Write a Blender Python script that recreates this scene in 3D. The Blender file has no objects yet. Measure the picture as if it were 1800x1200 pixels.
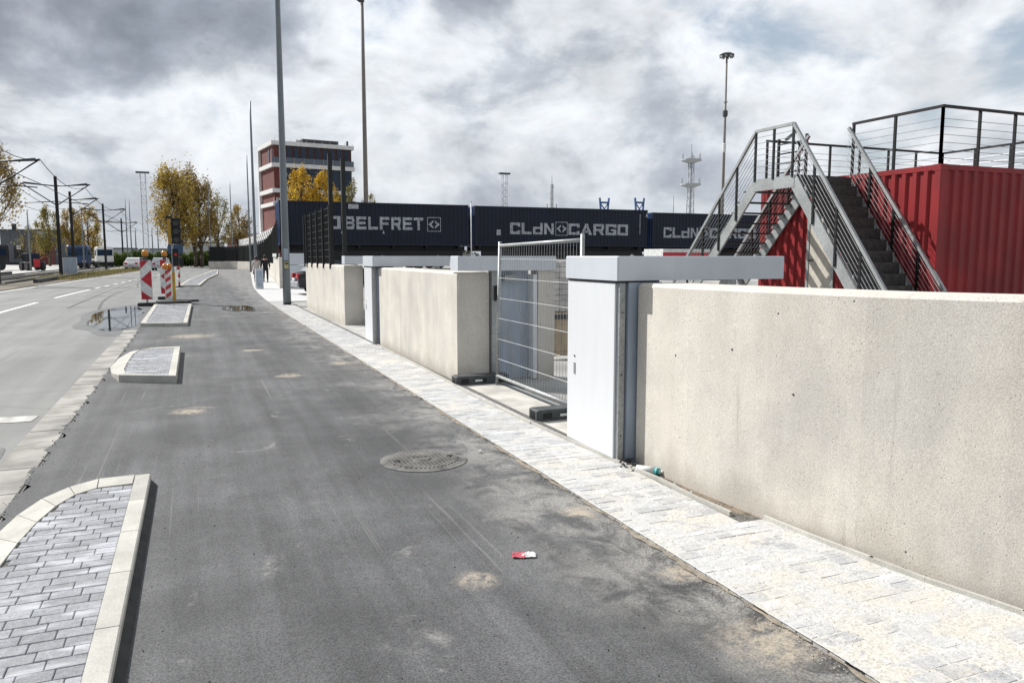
import bpy, math, random
from mathutils import Vector, Matrix
random.seed(7)
R = math.radians
SC = bpy.context.scene
COL = SC.collection

# ------------------------------------------------------------------ camera, sky, sun, exposure
cd = bpy.data.cameras.new('camera'); cam = bpy.data.objects.new('camera', cd); COL.objects.link(cam)
cam.location = (0, 0, 1.7); cam.rotation_euler = (R(90 - 6.34), 0, R(-22.405))
cd.sensor_width = 36; cd.lens = 27; cd.clip_start = .05; cd.clip_end = 6000
SC.camera = cam
SUN_AZ = Vector((-.62, .78)).normalized()      # ground direction towards the sun
SUN_EL = 41
to_sun = Vector((SUN_AZ.x * math.cos(R(SUN_EL)), SUN_AZ.y * math.cos(R(SUN_EL)), math.sin(R(SUN_EL))))
sd = bpy.data.lights.new('sun', 'SUN'); sun = bpy.data.objects.new('sun', sd); COL.objects.link(sun)
sd.energy = 5.0; sd.angle = R(.5); sd.color = (1, .975, .935)
sun.rotation_euler = to_sun.to_track_quat('Z', 'Y').to_euler()
SC.view_settings.view_transform = 'Standard'; SC.view_settings.look = 'None'
SC.view_settings.exposure = 0.32; SC.view_settings.gamma = 1.0

W = bpy.data.worlds.new('World'); SC.world = W; W.use_nodes = True
CLOUDS = [(-4, 20, 14, .12), (12, 18, 6, -.07), (20, 20, 5, .13), (-4, 9, 8, .05), (29, 16, 8, -.03), (34, 21, 6, -.12), (45, 12, 9, -.05), (38, 8, 9, .08), (57, 15, 7, -.10), (24, 8, 9, .06), (2, 11, 5, -.06), (48, 19, 7, .03), (39, 12, 7, -.08), (31, 10, 6, -.04), (-14, 14, 10, .05),
          (-60, 30, 35, -.03), (120, 40, 50, .03), (190, 35, 50, .02)]
def build_sky():
    nt = W.node_tree; N = nt.nodes; L = nt.links; N.clear()
    def n(t, **k):
        o = N.new(t)
        for a, b in k.items(): setattr(o, a, b)
        return o
    def m(op, a, b=None, c=None, clamp=False):
        o = n('ShaderNodeMath', operation=op, use_clamp=clamp)
        for i, v in enumerate((a, b, c)):
            if v is None: continue
            if isinstance(v, (int, float)): o.inputs[i].default_value = v
            else: L.new(v, o.inputs[i])
        return o.outputs[0]
    def rng(v, a, b, c=0., d=1.):
        o = n('ShaderNodeMapRange', interpolation_type='SMOOTHSTEP'); L.new(v, o.inputs[0])
        for i, x in enumerate((a, b, c, d)): o.inputs[i + 1].default_value = x
        return o.outputs[0]
    def mix(f, a, b):
        o = n('ShaderNodeMix', data_type='RGBA'); L.new(f, o.inputs[0])
        for i, v in ((6, a), (7, b)):
            if isinstance(v, tuple): o.inputs[i].default_value = v + (1,)
            else: L.new(v, o.inputs[i])
        return o.outputs[2]
    out = n('ShaderNodeOutputWorld'); bg = n('ShaderNodeBackground'); L.new(bg.outputs[0], out.inputs[0])
    bg.inputs[1].default_value = .078
    sky = n('ShaderNodeTexSky', sky_type='NISHITA', sun_disc=False)
    sky.sun_elevation = R(SUN_EL); sky.sun_rotation = math.atan2(SUN_AZ.x, SUN_AZ.y)
    sky.air_density = 1.2; sky.dust_density = 1.5
    tc = n('ShaderNodeTexCoord'); sp = n('ShaderNodeSeparateXYZ'); L.new(tc.outputs['Generated'], sp.inputs[0])
    x, y, z = sp.outputs
    zz = None
    cv = n('ShaderNodeCombineXYZ'); L.new(x, cv.inputs[0]); L.new(y, cv.inputs[1]); L.new(m('MULTIPLY', z, 1.7), cv.inputs[2])
    def noise(scale, det, rough, off, dist=0.):
        mp = n('ShaderNodeMapping'); L.new(cv.outputs[0], mp.inputs[0]); mp.inputs['Location'].default_value = off
        t = n('ShaderNodeTexNoise'); L.new(mp.outputs[0], t.inputs['Vector'])
        t.inputs['Scale'].default_value = scale; t.inputs['Detail'].default_value = det
        t.inputs['Roughness'].default_value = rough; t.inputs['Distortion'].default_value = dist
        return t.outputs['Fac']
    big = noise(2.2, 3, .5, (3.1, 1.7, 0)); mid = noise(5.2, 12, .57, (0.4, 5.2, 0), .25); fine = noise(15., 8, .6, (7.7, 2.1, 3), .3)
    d = m('ADD', m('MULTIPLY', big, .42), m('ADD', m('MULTIPLY', mid, .80), m('MULTIPLY', fine, .10)))
    d = m('ADD', d, m('ADD', m('MULTIPLY', x, -.07), -.055))               # the heavier deck lies to the west
    # single cloud banks and openings, by compass direction and height
    for (az, el, size, amt) in CLOUDS:
        v = (math.sin(R(az))*math.cos(R(el)), math.cos(R(az))*math.cos(R(el)), math.sin(R(el)))
        dp = n('ShaderNodeVectorMath', operation='DOT_PRODUCT'); L.new(tc.outputs['Generated'], dp.inputs[0]); dp.inputs[1].default_value = v
        d = m('ADD', d, rng(dp.outputs['Value'], math.cos(R(size)), 1., 0., amt))
    cover = rng(d, .34, .52)
    ramp = n('ShaderNodeValToRGB'); L.new(d, ramp.inputs[0]); e = ramp.color_ramp.elements
    e[0].position = .50; e[0].color = (9.0, 9.3, 9.7, 1); e[1].position = .84; e[1].color = (2.6, 2.95, 3.5, 1)
    for p_, c_ in ((.57, (7.7, 8.1, 8.6, 1)), (.63, (5.5, 5.95, 6.6, 1)), (.72, (3.8, 4.2, 4.9, 1))): q = e.new(p_); q.color = c_
    bil = rng(noise(8., 9, .6, (2.2, 8.1, 5), .3), .3, .7, .84, 1.14)
    cs = n('ShaderNodeVectorMath', operation='SCALE'); L.new(ramp.outputs[0], cs.inputs[0]); L.new(bil, cs.inputs['Scale'])
    cloud = cs.outputs[0]
    blue = mix(rng(z, 0., .55), (6.4, 7.1, 7.9), (5.4, 6.5, 7.9))
    skyc = n('ShaderNodeMix', data_type='RGBA'); skyc.inputs[0].default_value = .55
    L.new(sky.outputs[0], skyc.inputs[6]); L.new(blue, skyc.inputs[7])
    col = mix(cover, skyc.outputs[2], cloud)
    hz = rng(z, .0, .13, .6, 0.)                                         # pale moist air near the horizon
    col = mix(hz, col, (5.2, 5.6, 6.1))
    L.new(col, bg.inputs[0])
build_sky()

# ------------------------------------------------------------------ helpers
class MB:
    """collects boxes, bars and sheets and builds them as one mesh"""
    def __init__(s): s.v = []; s.f = []
    def add(s, vs, fs):
        o = len(s.v); s.v += [tuple(p) for p in vs]; s.f += [tuple(i + o for i in f) for f in fs]; return s
    def box(s, a, b, M=None):
        (x0, y0, z0), (x1, y1, z1) = a, b
        vs = [(x0,y0,z0),(x1,y0,z0),(x1,y1,z0),(x0,y1,z0),(x0,y0,z1),(x1,y0,z1),(x1,y1,z1),(x0,y1,z1)]
        if M: vs = [M @ Vector(p) for p in vs]
        return s.add(vs, [(0,3,2,1),(4,5,6,7),(0,1,5,4),(1,2,6,5),(2,3,7,6),(3,0,4,7)])
    def bbox(s, a, b, c=.006, M=None):
        """box with chamfered upright and top edges"""
        (x0, y0, z0), (x1, y1, z1) = a, b
        def ring(i, z): 
            return [(x0+i+c,y0+i,z),(x1-i-c,y0+i,z),(x1-i,y0+i+c,z),(x1-i,y1-i-c,z),(x1-i-c,y1-i,z),(x0+i+c,y1-i,z),(x0+i,y1-i-c,z),(x0+i,y0+i+c,z)]
        vs = ring(0, z0) + ring(0, z1 - c) + ring(c, z1)
        if M: vs = [M @ Vector(p) for p in vs]
        fs = []
        for k in (0, 8):
            for i in range(8): j = (i + 1) % 8; fs.append((k+i, k+j, k+8+j, k+8+i))
        fs.append(tuple(range(16, 24))); fs.append(tuple(range(7, -1, -1)))
        return s.add(vs, fs)
    def tube(s, p, q, r, r2=None, n=8, cap=True):
        p = Vector(p); q = Vector(q); r2 = r if r2 is None else r2
        d = (q - p).normalized(); u = d.orthogonal().normalized(); w = d.cross(u)
        vs = []
        for c, rr in ((p, r), (q, r2)):
            for i in range(n):
                a = 2 * math.pi * i / n; vs.append(c + u * (rr * math.cos(a)) + w * (rr * math.sin(a)))
        fs = [(i, (i+1) % n, n + (i+1) % n, n + i) for i in range(n)]
        if cap: fs += [tuple(range(n-1, -1, -1)), tuple(range(n, 2*n))]
        return s.add(vs, fs)
    def path(s, pts, r, n=6):
        for a, b in zip(pts, pts[1:]): s.tube(a, b, r, n=n)
        return s
    def bar(s, p, q, w, h):
        """rectangular bar from p to q, w wide sideways, h high"""
        p = Vector(p); q = Vector(q); d = (q - p).normalized()
        side = d.cross(Vector((0, 0, 1)))
        side = side.normalized() if side.length > 1e-4 else Vector((1, 0, 0))
        up = side.cross(d).normalized()
        vs = []
        for c in (p, q):
            for a, b in ((-1,-1),(1,-1),(1,1),(-1,1)): vs.append(c + side*(a*w/2) + up*(b*h/2))
        return s.add(vs, [(0,1,2,3),(7,6,5,4),(0,4,5,1),(1,5,6,2),(2,6,7,3),(3,7,4,0)])
    def lathe(s, prof, c=(0,0,0), n=16):
        vs = []; fs = []
        for r, z in prof:
            for i in range(n):
                a = 2*math.pi*i/n; vs.append((c[0]+r*math.cos(a), c[1]+r*math.sin(a), c[2]+z))
        for k in range(len(prof)-1):
            for i in range(n): j = (i+1) % n; fs.append((k*n+i, k*n+j, (k+1)*n+j, (k+1)*n+i))
        fs.append(tuple(range(n-1, -1, -1))); m = (len(prof)-1)*n; fs.append(tuple(range(m, m+n)))
        return s.add(vs, fs)
    def poly(s, pts): return s.add(pts, [tuple(range(len(pts)))])
    def prism(s, pts, z0, z1):
        n = len(pts); vs = [(x, y, z0) for x, y in pts] + [(x, y, z1) for x, y in pts]
        return s.add(vs, [tuple(range(n-1,-1,-1)), tuple(range(n, 2*n))] + [(i, (i+1) % n, n+(i+1) % n, n+i) for i in range(n)])
    def slab(s, pts, o, u, v, nrm, t):
        """flat outline pts (a,b) in plane o + a*u + b*v, thickness t along nrm"""
        o, u, v, nrm = map(Vector, (o, u, v, nrm)); n = len(pts)
        vs = [o + u*a + v*b for a, b in pts] + [o + u*a + v*b + nrm*t for a, b in pts]
        return s.add(vs, [tuple(range(n-1,-1,-1)), tuple(range(n, 2*n))] + [(i, (i+1) % n, n+(i+1) % n, n+i) for i in range(n)])
    def build(s, name, mat, parent=None, smooth=False, world=False):
        me = bpy.data.meshes.new(name)
        vs = s.v
        if world and parent is not None:
            l = wloc(parent); vs = [(a-l[0], b-l[1], c-l[2]) for a, b, c in vs]
        me.from_pydata(vs, [], s.f); me.materials.append(mat)
        if smooth:
            for p in me.polygons: p.use_smooth = True
        o = bpy.data.objects.new(name, me); COL.objects.link(o); o.parent = parent
        return o
def wloc(o):
    l = Vector((0, 0, 0))
    while o is not None: l = l + o.location; o = o.parent
    return l
def tag(o, label=None, cat=None, group=None, kind=None):
    if label: o['label'] = label
    if cat: o['category'] = cat
    if group: o['group'] = group
    if kind: o['kind'] = kind
    return o
def thing(name, loc, label, cat, group=None, rz=0):
    o = bpy.data.objects.new(name, None); COL.objects.link(o); o.empty_display_size = .2
    o.location = loc; o.rotation_euler = (0, 0, rz)
    return tag(o, label, cat, group)
KIDS = {}
def copy_tree(o, label=None, loc=None, rz=None, parent=None):
    c = o.copy(); COL.objects.link(c); c.parent = parent
    if label: c['label'] = label
    if loc is not None: c.location = loc
    if rz is not None: c.rotation_euler = (0, 0, rz)
    for ch in [k for k in bpy.data.objects if k.parent == o]: copy_tree(ch, parent=c)
    return c
def Tr(x, y, z, rz=0, rx=0, ry=0):
    return Matrix.Translation((x, y, z)) @ Matrix.Rotation(rz, 4, 'Z') @ Matrix.Rotation(ry, 4, 'Y') @ Matrix.Rotation(rx, 4, 'X')
def camxy(px, depth):
    """ground point seen at picture column px (of 1800) at a distance along the view: used to survey far things"""
    a = R(22.405); o = (px - 900) / 1350 * depth
    return (o*math.cos(a) + depth*math.sin(a), -o*math.sin(a) + depth*math.cos(a))

# ------------------------------------------------------------------ materials
class G:
    def __init__(s, name):
        s.m = bpy.data.materials.new(name); s.m.use_nodes = True; s.nt = s.m.node_tree; s.N = s.nt.nodes; s.L = s.nt.links
        s.b = s.N['Principled BSDF']; g = s.N.new('ShaderNodeNewGeometry'); s.pos = g.outputs['Position']
        sp = s.N.new('ShaderNodeSeparateXYZ'); s.L.new(s.pos, sp.inputs[0]); s.x, s.y, s.z = sp.outputs
    def val(s, v, inp):
        if isinstance(v, (int, float)): inp.default_value = v
        elif isinstance(v, tuple): inp.default_value = v + (1,) if len(v) == 3 else v
        else: s.L.new(v, inp)
    def mth(s, op, a, b=0., clamp=False):
        o = s.N.new('ShaderNodeMath'); o.operation = op; o.use_clamp = clamp; s.val(a, o.inputs[0]); s.val(b, o.inputs[1]); return o.outputs[0]
    def rng(s, v, a, b, c=0., d=1., smooth=True):
        o = s.N.new('ShaderNodeMapRange'); o.interpolation_type = 'SMOOTHSTEP' if smooth else 'LINEAR'
        for i, q in enumerate((v, a, b, c, d)): s.val(q, o.inputs[i])
        return o.outputs[0]
    def mix(s, f, a, b, mode='MIX'):
        o = s.N.new('ShaderNodeMix'); o.data_type = 'RGBA'; o.blend_type = mode
        s.val(f, o.inputs[0]); s.val(a, o.inputs[6]); s.val(b, o.inputs[7]); return o.outputs[2]
    def noise(s, scale, det=4, rough=.55, stretch=(1,1,1), dist=0., off=(0,0,0), src=None):
        mp = s.N.new('ShaderNodeMapping'); s.L.new(src or s.pos, mp.inputs[0])
        mp.inputs['Scale'].default_value = stretch; mp.inputs['Location'].default_value = off
        t = s.N.new('ShaderNodeTexNoise'); s.L.new(mp.outputs[0], t.inputs['Vector'])
        t.inputs['Scale'].default_value = scale; t.inputs['Detail'].default_value = det; t.inputs['Roughness'].default_value = rough
        t.inputs['Distortion'].default_value = dist
        return t.outputs['Fac']
    def voro(s, scale, feature='F1'):
        t = s.N.new('ShaderNodeTexVoronoi'); t.feature = feature; s.L.new(s.pos, t.inputs['Vector']); t.inputs['Scale'].default_value = scale
        return t.outputs['Distance']
    def rand(s): return s.N.new('ShaderNodeObjectInfo').outputs['Random']
    def scale(s, col, f):
        o = s.N.new('ShaderNodeVectorMath'); o.operation = 'SCALE'; s.val(col if not isinstance(col, tuple) else col[:3], o.inputs[0]) if not isinstance(col, tuple) else setattr(o.inputs[0], 'default_value', col[:3])
        s.val(f, o.inputs['Scale']); return o.outputs[0]
    def bump(s, h, strength=.3, dist=.01):
        o = s.N.new('ShaderNodeBump'); o.inputs['Strength'].default_value = strength; o.inputs['Distance'].default_value = dist
        s.L.new(h, o.inputs['Height']); s.L.new(o.outputs[0], s.b.inputs['Normal'])
    def done(s, col, rough=.7, metal=0., spec=None):
        s.val(col, s.b.inputs['Base Color']); s.val(rough, s.b.inputs['Roughness']); s.val(metal, s.b.inputs['Metallic'])
        if spec is not None: s.b.inputs['Specular IOR Level'].default_value = spec
        return s.m
def simple(name, c, rough=.6, metal=0., var=.15, sc=6., bump=0., bs=80., rnd=0., streak=0.):
    g = G(name); f = g.rng(g.noise(sc, 5), .3, .7, 1-var, 1+var)
    if streak: f = g.mth('MULTIPLY', f, g.rng(g.noise(3., 4, .6, (4, 4, .25)), .3, .7, 1-streak, 1+streak*.5))
    if rnd: f = g.mth('MULTIPLY', f, g.rng(g.rand(), 0, 1, 1-rnd, 1+rnd, False))
    if bump: g.bump(g.noise(bs, 3), bump, .004)
    return g.done(g.scale(c, f), rough, metal)
M = {}
def asphalt_path():
    g = G('path_asphalt')
    grain = g.noise(110, 5, .8); mid = g.noise(1.1, 7, .66); big = g.noise(.28, 3)
    streak = g.noise(1.3, 6, .62, (3.2, .14, 1), .2)
    f = g.mth('MULTIPLY', g.rng(grain, .32, .68, .42, 1.58), g.rng(mid, .3, .7, .76, 1.24))
    f = g.mth('MULTIPLY', f, g.rng(streak, .3, .72, .8, 1.3)); f = g.mth('MULTIPLY', f, g.rng(big, .35, .65, .8, 1.2))
    col = g.scale((.076, .077, .079), f)
    # pale stone chips
    chip = g.rng(g.voro(70), .05, .24, 1, 0)
    col = g.mix(g.mth('MULTIPLY', chip, g.rng(g.noise(19, 4, .7), .35, .7, .2, .75)), col, (.25, .245, .235))
    # fine pale dust, thicker towards the pavers
    edge = g.rng(g.mth('ADD', g.mth('SUBTRACT', g.x, 0.), g.mth('MULTIPLY', g.mth('SUBTRACT', g.noise(.7, 4, .6), .5), 2.2)), 1.5, 2.55)
    dustn = g.noise(3.4, 10, .74, (1, .8, 1), .5)
    dust = g.mth('MULTIPLY', edge, g.rng(dustn, .40, .60))
    fleck = g.rng(g.noise(2.4, 9, .72, (.9, .8, 1), .6, (4, 9, 0)), .60, .74)
    dust = g.mth('MAXIMUM', g.mth('MULTIPLY', dust, .8), g.mth('MULTIPLY', fleck, .72))
    tyre = g.rng(g.noise(1., 5, .7, (17, .10, 1), .35, (2, 3, 0)), .60, .70)
    tyre = g.mth('MULTIPLY', tyre, g.rng(g.noise(.5, 3, .5, off=(8, 1, 0)), .42, .6))
    dust = g.mth('MAXIMUM', dust, g.mth('MULTIPLY', tyre, .42))
    gr2 = g.rng(g.noise(75, 5, .78), .36, .60, .22, 1.)
    col = g.mix(g.mth('MULTIPLY', dust, gr2), col, (.40, .385, .36))
    # heaps of builder's sand swept thin
    sand = None
    wob = g.mth('MULTIPLY', g.mth('SUBTRACT', g.noise(4.2, 8, .72, (.8, 1.3, 1), .4), .5), 2.6)
    for (sx, sy, r) in ((-.11, 9.0, .22), (1.30, 3.66, .11), (2.32, 4.4, .14), (2.28, 2.5, .26), (1.2, 11.2, .2), (-.1, 17.6, .5), (2.1, 12.2, .2), (2.34, 3.3, .12), (.9, 14.5, .2)):
        cmb = g.N.new('ShaderNodeVectorMath'); cmb.operation = 'DISTANCE'; g.L.new(g.pos, cmb.inputs[0]); cmb.inputs[1].default_value = (sx, sy, .012)
        k = g.rng(g.mth('ADD', g.mth('DIVIDE', cmb.outputs['Value'], r), wob), 1.25, .25)
        sand = k if sand is None else g.mth('MAXIMUM', sand, k)
    sand = g.mth('MULTIPLY', sand, g.rng(g.noise(17, 6, .78), .34, .60))
    col = g.mix(g.mth('MULTIPLY', sand, g.rng(gr2, .3, 1., .6, 1.)), col, (.43, .37, .29))
    g.bump(grain, .75, .004)
    return g.done(col, g.rng(big, .3, .7, .62, .85), spec=.35)
def road_asphalt():
    g = G('road_asphalt')
    grain = g.noise(170, 3, .7); mid = g.noise(.5, 6, .6); st = g.noise(.9, 5, .6, (2.4, .1, 1))
    f = g.mth('MULTIPLY', g.rng(grain, .25, .75, .72, 1.28), g.rng(mid, .3, .7, .86, 1.12)); f = g.mth('MULTIPLY', f, g.rng(st, .3, .7, .84, 1.14))
    col = g.scale((.168, .168, .162), f)
    crack = g.rng(g.voro(.35, 'DISTANCE_TO_EDGE'), .0, .006, 1, 0)
    col = g.mix(g.mth('MULTIPLY', crack, .35), col, (.05, .05, .05))
    pale = g.rng(g.noise(1.6, 7, .7, (.5, 2.2, 1), .3), .64, .76)
    col = g.mix(g.mth('MULTIPLY', pale, .35), col, (.36, .35, .33))
    g.bump(grain, .5, .003)
    return g.done(col, .72, spec=.4)
def paver_mat(name, c, sandy):
    g = G(name)
    rn = g.rand()
    blot = g.noise(7, 6, .62, (.35, 1.4, 1)); fine = g.noise(110, 4, .75); mid = g.noise(26, 5, .7)
    f = g.mth('MULTIPLY', g.rng(rn, 0, 1, .80, 1.14, False), g.mth('MULTIPLY', g.rng(fine, .25, .75, .74, 1.26), g.rng(mid, .3, .7, .86, 1.12)))
    col = g.scale(c, f)
    col = g.mix(g.rng(blot, .50, .66, 0, .7), col, tuple(min(.7, k*1.9) for k in c))
    if sandy:
        s1 = g.noise(2.2, 9, .7, (1, .8, 1), .5); s2 = g.noise(42, 6, .75, (1, 1.6, 1))
        gr = g.rng(s2, .40, .56)
        near = g.rng(g.y, 2.2, 4.6, 1.0, .62)
        m = g.mth('MULTIPLY', g.mth('MULTIPLY', g.rng(s1, .34, .56), near), g.rng(gr, 0, 1, .25, 1.))
        tint = g.mix(g.rng(g.noise(3.1, 5, .6, off=(5, 2, 0)), .38, .62), (.54, .54, .53), (.56, .53, .47))
        col = g.mix(m, col, tint)
        # scattered dark crumbs trodden into the sand and half filled joints
        dk = g.mth('MULTIPLY', g.rng(g.noise(30, 6, .78, (.5, 2.4, 1), .2, (9, 3, 0)), .60, .70), g.rng(g.noise(1.7, 5, .6, off=(1, 7, 0)), .40, .62))
        col = g.mix(g.mth('MULTIPLY', dk, .75), col, (.20, .195, .19))
        g.bump(g.mth('ADD', fine, g.mth('MULTIPLY', s2, 1.2)), .6, .004)
    else:
        g.bump(fine, .45, .003)
    return g.done(col, .88, spec=.2)
def concrete_wall():
    g = G('wall_concrete')
    mid = g.noise(2.2, 7, .6); fine = g.noise(120, 4, .7)
    st = g.noise(2.2, 6, .62, (1.6, 1.6, .16), .15)
    f = g.mth('MULTIPLY', g.rng(mid, .3, .7, .93, 1.06), g.rng(st, .3, .7, .93, 1.05)); f = g.mth('MULTIPLY', f, g.rng(fine, .3, .7, .8, 1.18))
    col = g.scale((.60, .562, .50), f)
    col = g.mix(g.rng(g.noise(.9, 5, .62, (1, 1, .8), .4, (3, 8, 2)), .40, .66, 0, .55), col, g.scale((.47, .455, .43), f))
    stain = g.rng(g.mth('ADD', g.z, g.mth('MULTIPLY', g.noise(3.4, 6, .65, (1, 1, .4)), -.75)), -.12, -.34)
    col = g.mix(g.mth('MULTIPLY', stain, .35), col, (.30, .27, .225))
    agg = g.rng(g.voro(48), .08, .34, 1, 0)
    col = g.mix(g.mth('MULTIPLY', agg, g.rng(g.noise(30, 2), .48, .68)), col, (.43, .395, .34))
    pit = g.mth('MULTIPLY', g.mth('MAXIMUM', g.rng(g.voro(17), .04, .09, 1, 0), g.rng(g.voro(37), .07, .16, 1, 0)), g.rng(g.noise(6, 4, .65), .44, .60))
    col = g.mix(g.mth('MULTIPLY', pit, .75), col, (.13, .115, .10))
    big = g.mth('MULTIPLY', g.rng(g.voro(3.6), .012, .035, 1, 0), 1.)
    col = g.mix(big, col, (.09, .08, .07))
    drip = g.rng(g.noise(7, 5, .6, (1, 1, .07), .1, (3, 1, 0)), .63, .74)
    col = g.mix(g.mth('MULTIPLY', drip, .32), col, (.26, .235, .2))
    h = g.mth('SUBTRACT', g.mth('MULTIPLY', fine, .5), g.mth('ADD', g.mth('MULTIPLY', pit, .8), g.mth('MULTIPLY', big, 1.5)))
    g.bump(h, .5, .006)
    return g.done(col, .9, spec=.2)
def metal_paint(name, c, rough=.38, dirt=.1):
    g = G(name)
    f = g.mth('MULTIPLY', g.rng(g.noise(1.3, 4), .3, .7, 1-dirt*.5, 1+dirt*.4), g.rng(g.noise(4, 6, .65, (2, 2, .3)), .35, .75, 1, 1-dirt))
    scuff = g.rng(g.noise(16, 6, .72, (1, 1, .5), .3), .70, .78)
    col = g.mix(g.mth('MULTIPLY', scuff, .35), g.scale(c, f), tuple(k*.5 for k in c))
    g.bump(g.noise(1.6, 2), .06, .02)
    return g.done(col, rough, spec=.45)
def rusty_paint(name, c, rough=.5, fade=.25, rust=.15):
    g = G(name)
    f = g.mth('MULTIPLY', g.rng(g.noise(1.1, 5), .3, .7, 1-fade*.6, 1+fade*.5), g.rng(g.noise(3, 6, .65, (3, 3, .2)), .35, .7, 1-fade*.5, 1+fade*.3))
    r = g.rng(g.noise(9, 7, .72, (1, 1, .4)), .68, .76)
    return g.done(g.mix(g.mth('MULTIPLY', r, rust*4), g.scale(c, f), (.16, .07, .04)), rough, spec=.4)
def galv():
    g = G('galvanised_steel')  # spangled zinc
    f = g.mth('MULTIPLY', g.rng(g.voro(38), .1, .7, .82, 1.12), g.rng(g.noise(2, 5, .6), .3, .7, .85, 1.12))
    return g.done(g.scale((.33, .345, .345), f), .5, .5)
def leafmat(name, c1, c2):
    g = G(name); f = g.noise(.9, 4, .6); r = g.noise(14, 2)
    col = g.mix(g.rng(f, .35, .65), c1, c2); col = g.scale(col, g.rng(r, .3, .7, .65, 1.35))
    m = g.done(col, .6, spec=.2)
    tr = g.N.new('ShaderNodeBsdfTranslucent'); g.L.new(col, tr.inputs[0]); ms = g.N.new('ShaderNodeMixShader'); ms.inputs[0].default_value = .35
    g.L.new(g.b.outputs[0], ms.inputs[1]); g.L.new(tr.outputs[0], ms.inputs[2]); g.L.new(ms.outputs[0], g.N['Material Output'].inputs[0])
    return m
def glow(name, c, s):
    g = G(name); m = g.done(c, .3); g.b.inputs['Emission Color'].default_value = c + (1,); g.b.inputs['Emission Strength'].default_value = s; return m
M['path'] = asphalt_path(); M['road'] = road_asphalt()
M['paver'] = paver_mat('sidewalk_paver', (.42, .425, .435), True); M['ipaver'] = paver_mat('island_paver', (.285, .29, .305), False)
M['wall'] = concrete_wall()
def kerb_mat():
    g = G('kerb_concrete'); fine = g.noise(90, 4, .75); a = g.noise(4.5, 6, .65)
    col = g.scale((.465, .452, .412), g.mth('MULTIPLY', g.rng(fine, .3, .7, .86, 1.12), g.mth('MULTIPLY', g.rng(a, .3, .7, .86, 1.08), g.rng(g.rand(), 0, 1, .9, 1.06, False))))
    scuff = g.rng(g.noise(5, 7, .72, (2.6, .5, 1), .3, (3, 3, 0)), .60, .72); col = g.mix(g.mth('MULTIPLY', scuff, .5), col, (.2, .19, .175))
    spk = g.mth('MULTIPLY', g.rng(g.voro(40), .05, .16, 1, 0), g.rng(g.noise(8, 3), .5, .62)); col = g.mix(g.mth('MULTIPLY', spk, .6), col, (.16, .15, .14))
    g.bump(fine, .4, .003); return g.done(col, .88, spec=.2)
M['kerb'] = kerb_mat()
M['gutter'] = simple('gutter_concrete', (.27, .258, .235), .85, 0, .35, 2.2, .4, 120, .12)
M['white'] = metal_paint('white_steel_paint', (.67, .685, .70), .38, .04); M['cap'] = metal_paint('grey_white_steel_paint', (.54, .57, .61), .4, .05)
M['bluegrey'] = metal_paint('blue_grey_steel_paint', (.36, .42, .50), .45, .25)
M['galv'] = galv()
M['black'] = simple('black_paint', (.005, .0055, .0065), .5, .2, .3, 5)
M['anthracite'] = simple('dark_fence_paint', (.006, .007, .007), .6, 0, .3, 5)
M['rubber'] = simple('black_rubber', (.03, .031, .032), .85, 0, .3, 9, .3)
M['darkplastic'] = simple('dark_grey_plastic', (.055, .06, .062), .7, 0, .25, 9, .3)
M['red'] = rusty_paint('red_container_paint', (.22, .009, .012), .5, .3, .08)
M['navy'] = rusty_paint('navy_container_paint', (.0045, .009, .025), .6, .3, .02); M['navy_sunlit'] = rusty_paint('sunlit_navy_end_paint', (.022, .055, .16), .5, .3, .03)  # container ends: sunlight on the navy is put into the brighter colour
M['letter'] = simple('faded_white_lettering', (.36, .37, .40), .7, 0, .35, 9)
def film_mat():
    g = G('swept_sand_film'); a = g.noise(70, 5, .78); b = g.noise(3.1, 5, .6, off=(5, 2, 0)); c = g.noise(1.2, 4, .6)
    col = g.mix(g.rng(b, .40, .62), (.52, .52, .51), (.55, .525, .47)); col = g.scale(col, g.rng(a, .3, .7, .72, 1.22))
    dk = g.rng(g.noise(30, 6, .78, (.7, 2.0, 1), .2, (9, 3, 0)), .57, .68); col = g.mix(g.mth('MULTIPLY', dk, .7), col, (.22, .215, .205))
    g.bump(a, .6, .004); return g.done(col, .95, spec=.15)
M['film'] = film_mat()
M['joint'] = simple('dark_joint_sand', (.12,.115,.105), .95, 0, .4, 30, .5, 120)
M['soil'] = simple('damp_soil', (.17, .135, .10), .95, 0, .4, 9, .8, 60)
M['sand'] = simple('builders_sand', (.52, .48, .41), .95, 0, .15, 14, .6, 150)
M['yard'] = simple('yard_concrete', (.30, .295, .28), .9, 0, .25, .8, .3, 90); M['lot'] = simple('pale_lot_concrete', (.40, .39, .37), .9, 0, .2, .2)
M['ground'] = simple('far_ground', (.16, .155, .13), .95, 0, .35, .05)
M['verge'] = simple('verge_dirt', (.12, .10, .075), .95, 0, .45, .8, .6, 30)
M['column'] = metal_paint('column_grey_paint', (.17, .195, .21), .45, .15); M['mastbrown'] = metal_paint('weathered_mast_paint', (.20, .18, .165), .6, .2)
M['line'] = simple('road_line_paint', (.66, .66, .64), .7, 0, .22, 8)
M['brick'] = simple('red_brick', (.13, .036, .030), .85, 0, .2, 1.2); M['band'] = simple('white_render', (.66, .65, .64), .7, 0, .1, 2.)
M['glass'] = simple('dark_window_glass', (.018, .032, .06), .06, 0, .3, .4); M['glass'].node_tree.nodes['Principled BSDF'].inputs['Specular IOR Level'].default_value = .22
M['frame'] = simple('dark_window_frame', (.03, .033, .04), .5)
M['bark'] = simple('tree_bark', (.085, .065, .048), .9, 0, .35, 5)
M['leafA'] = leafmat('golden_leaves', (.50, .36, .06), (.30, .21, .05)); M['leafB'] = leafmat('brown_gold_leaves', (.40, .28, .075), (.25, .18, .06))
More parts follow.
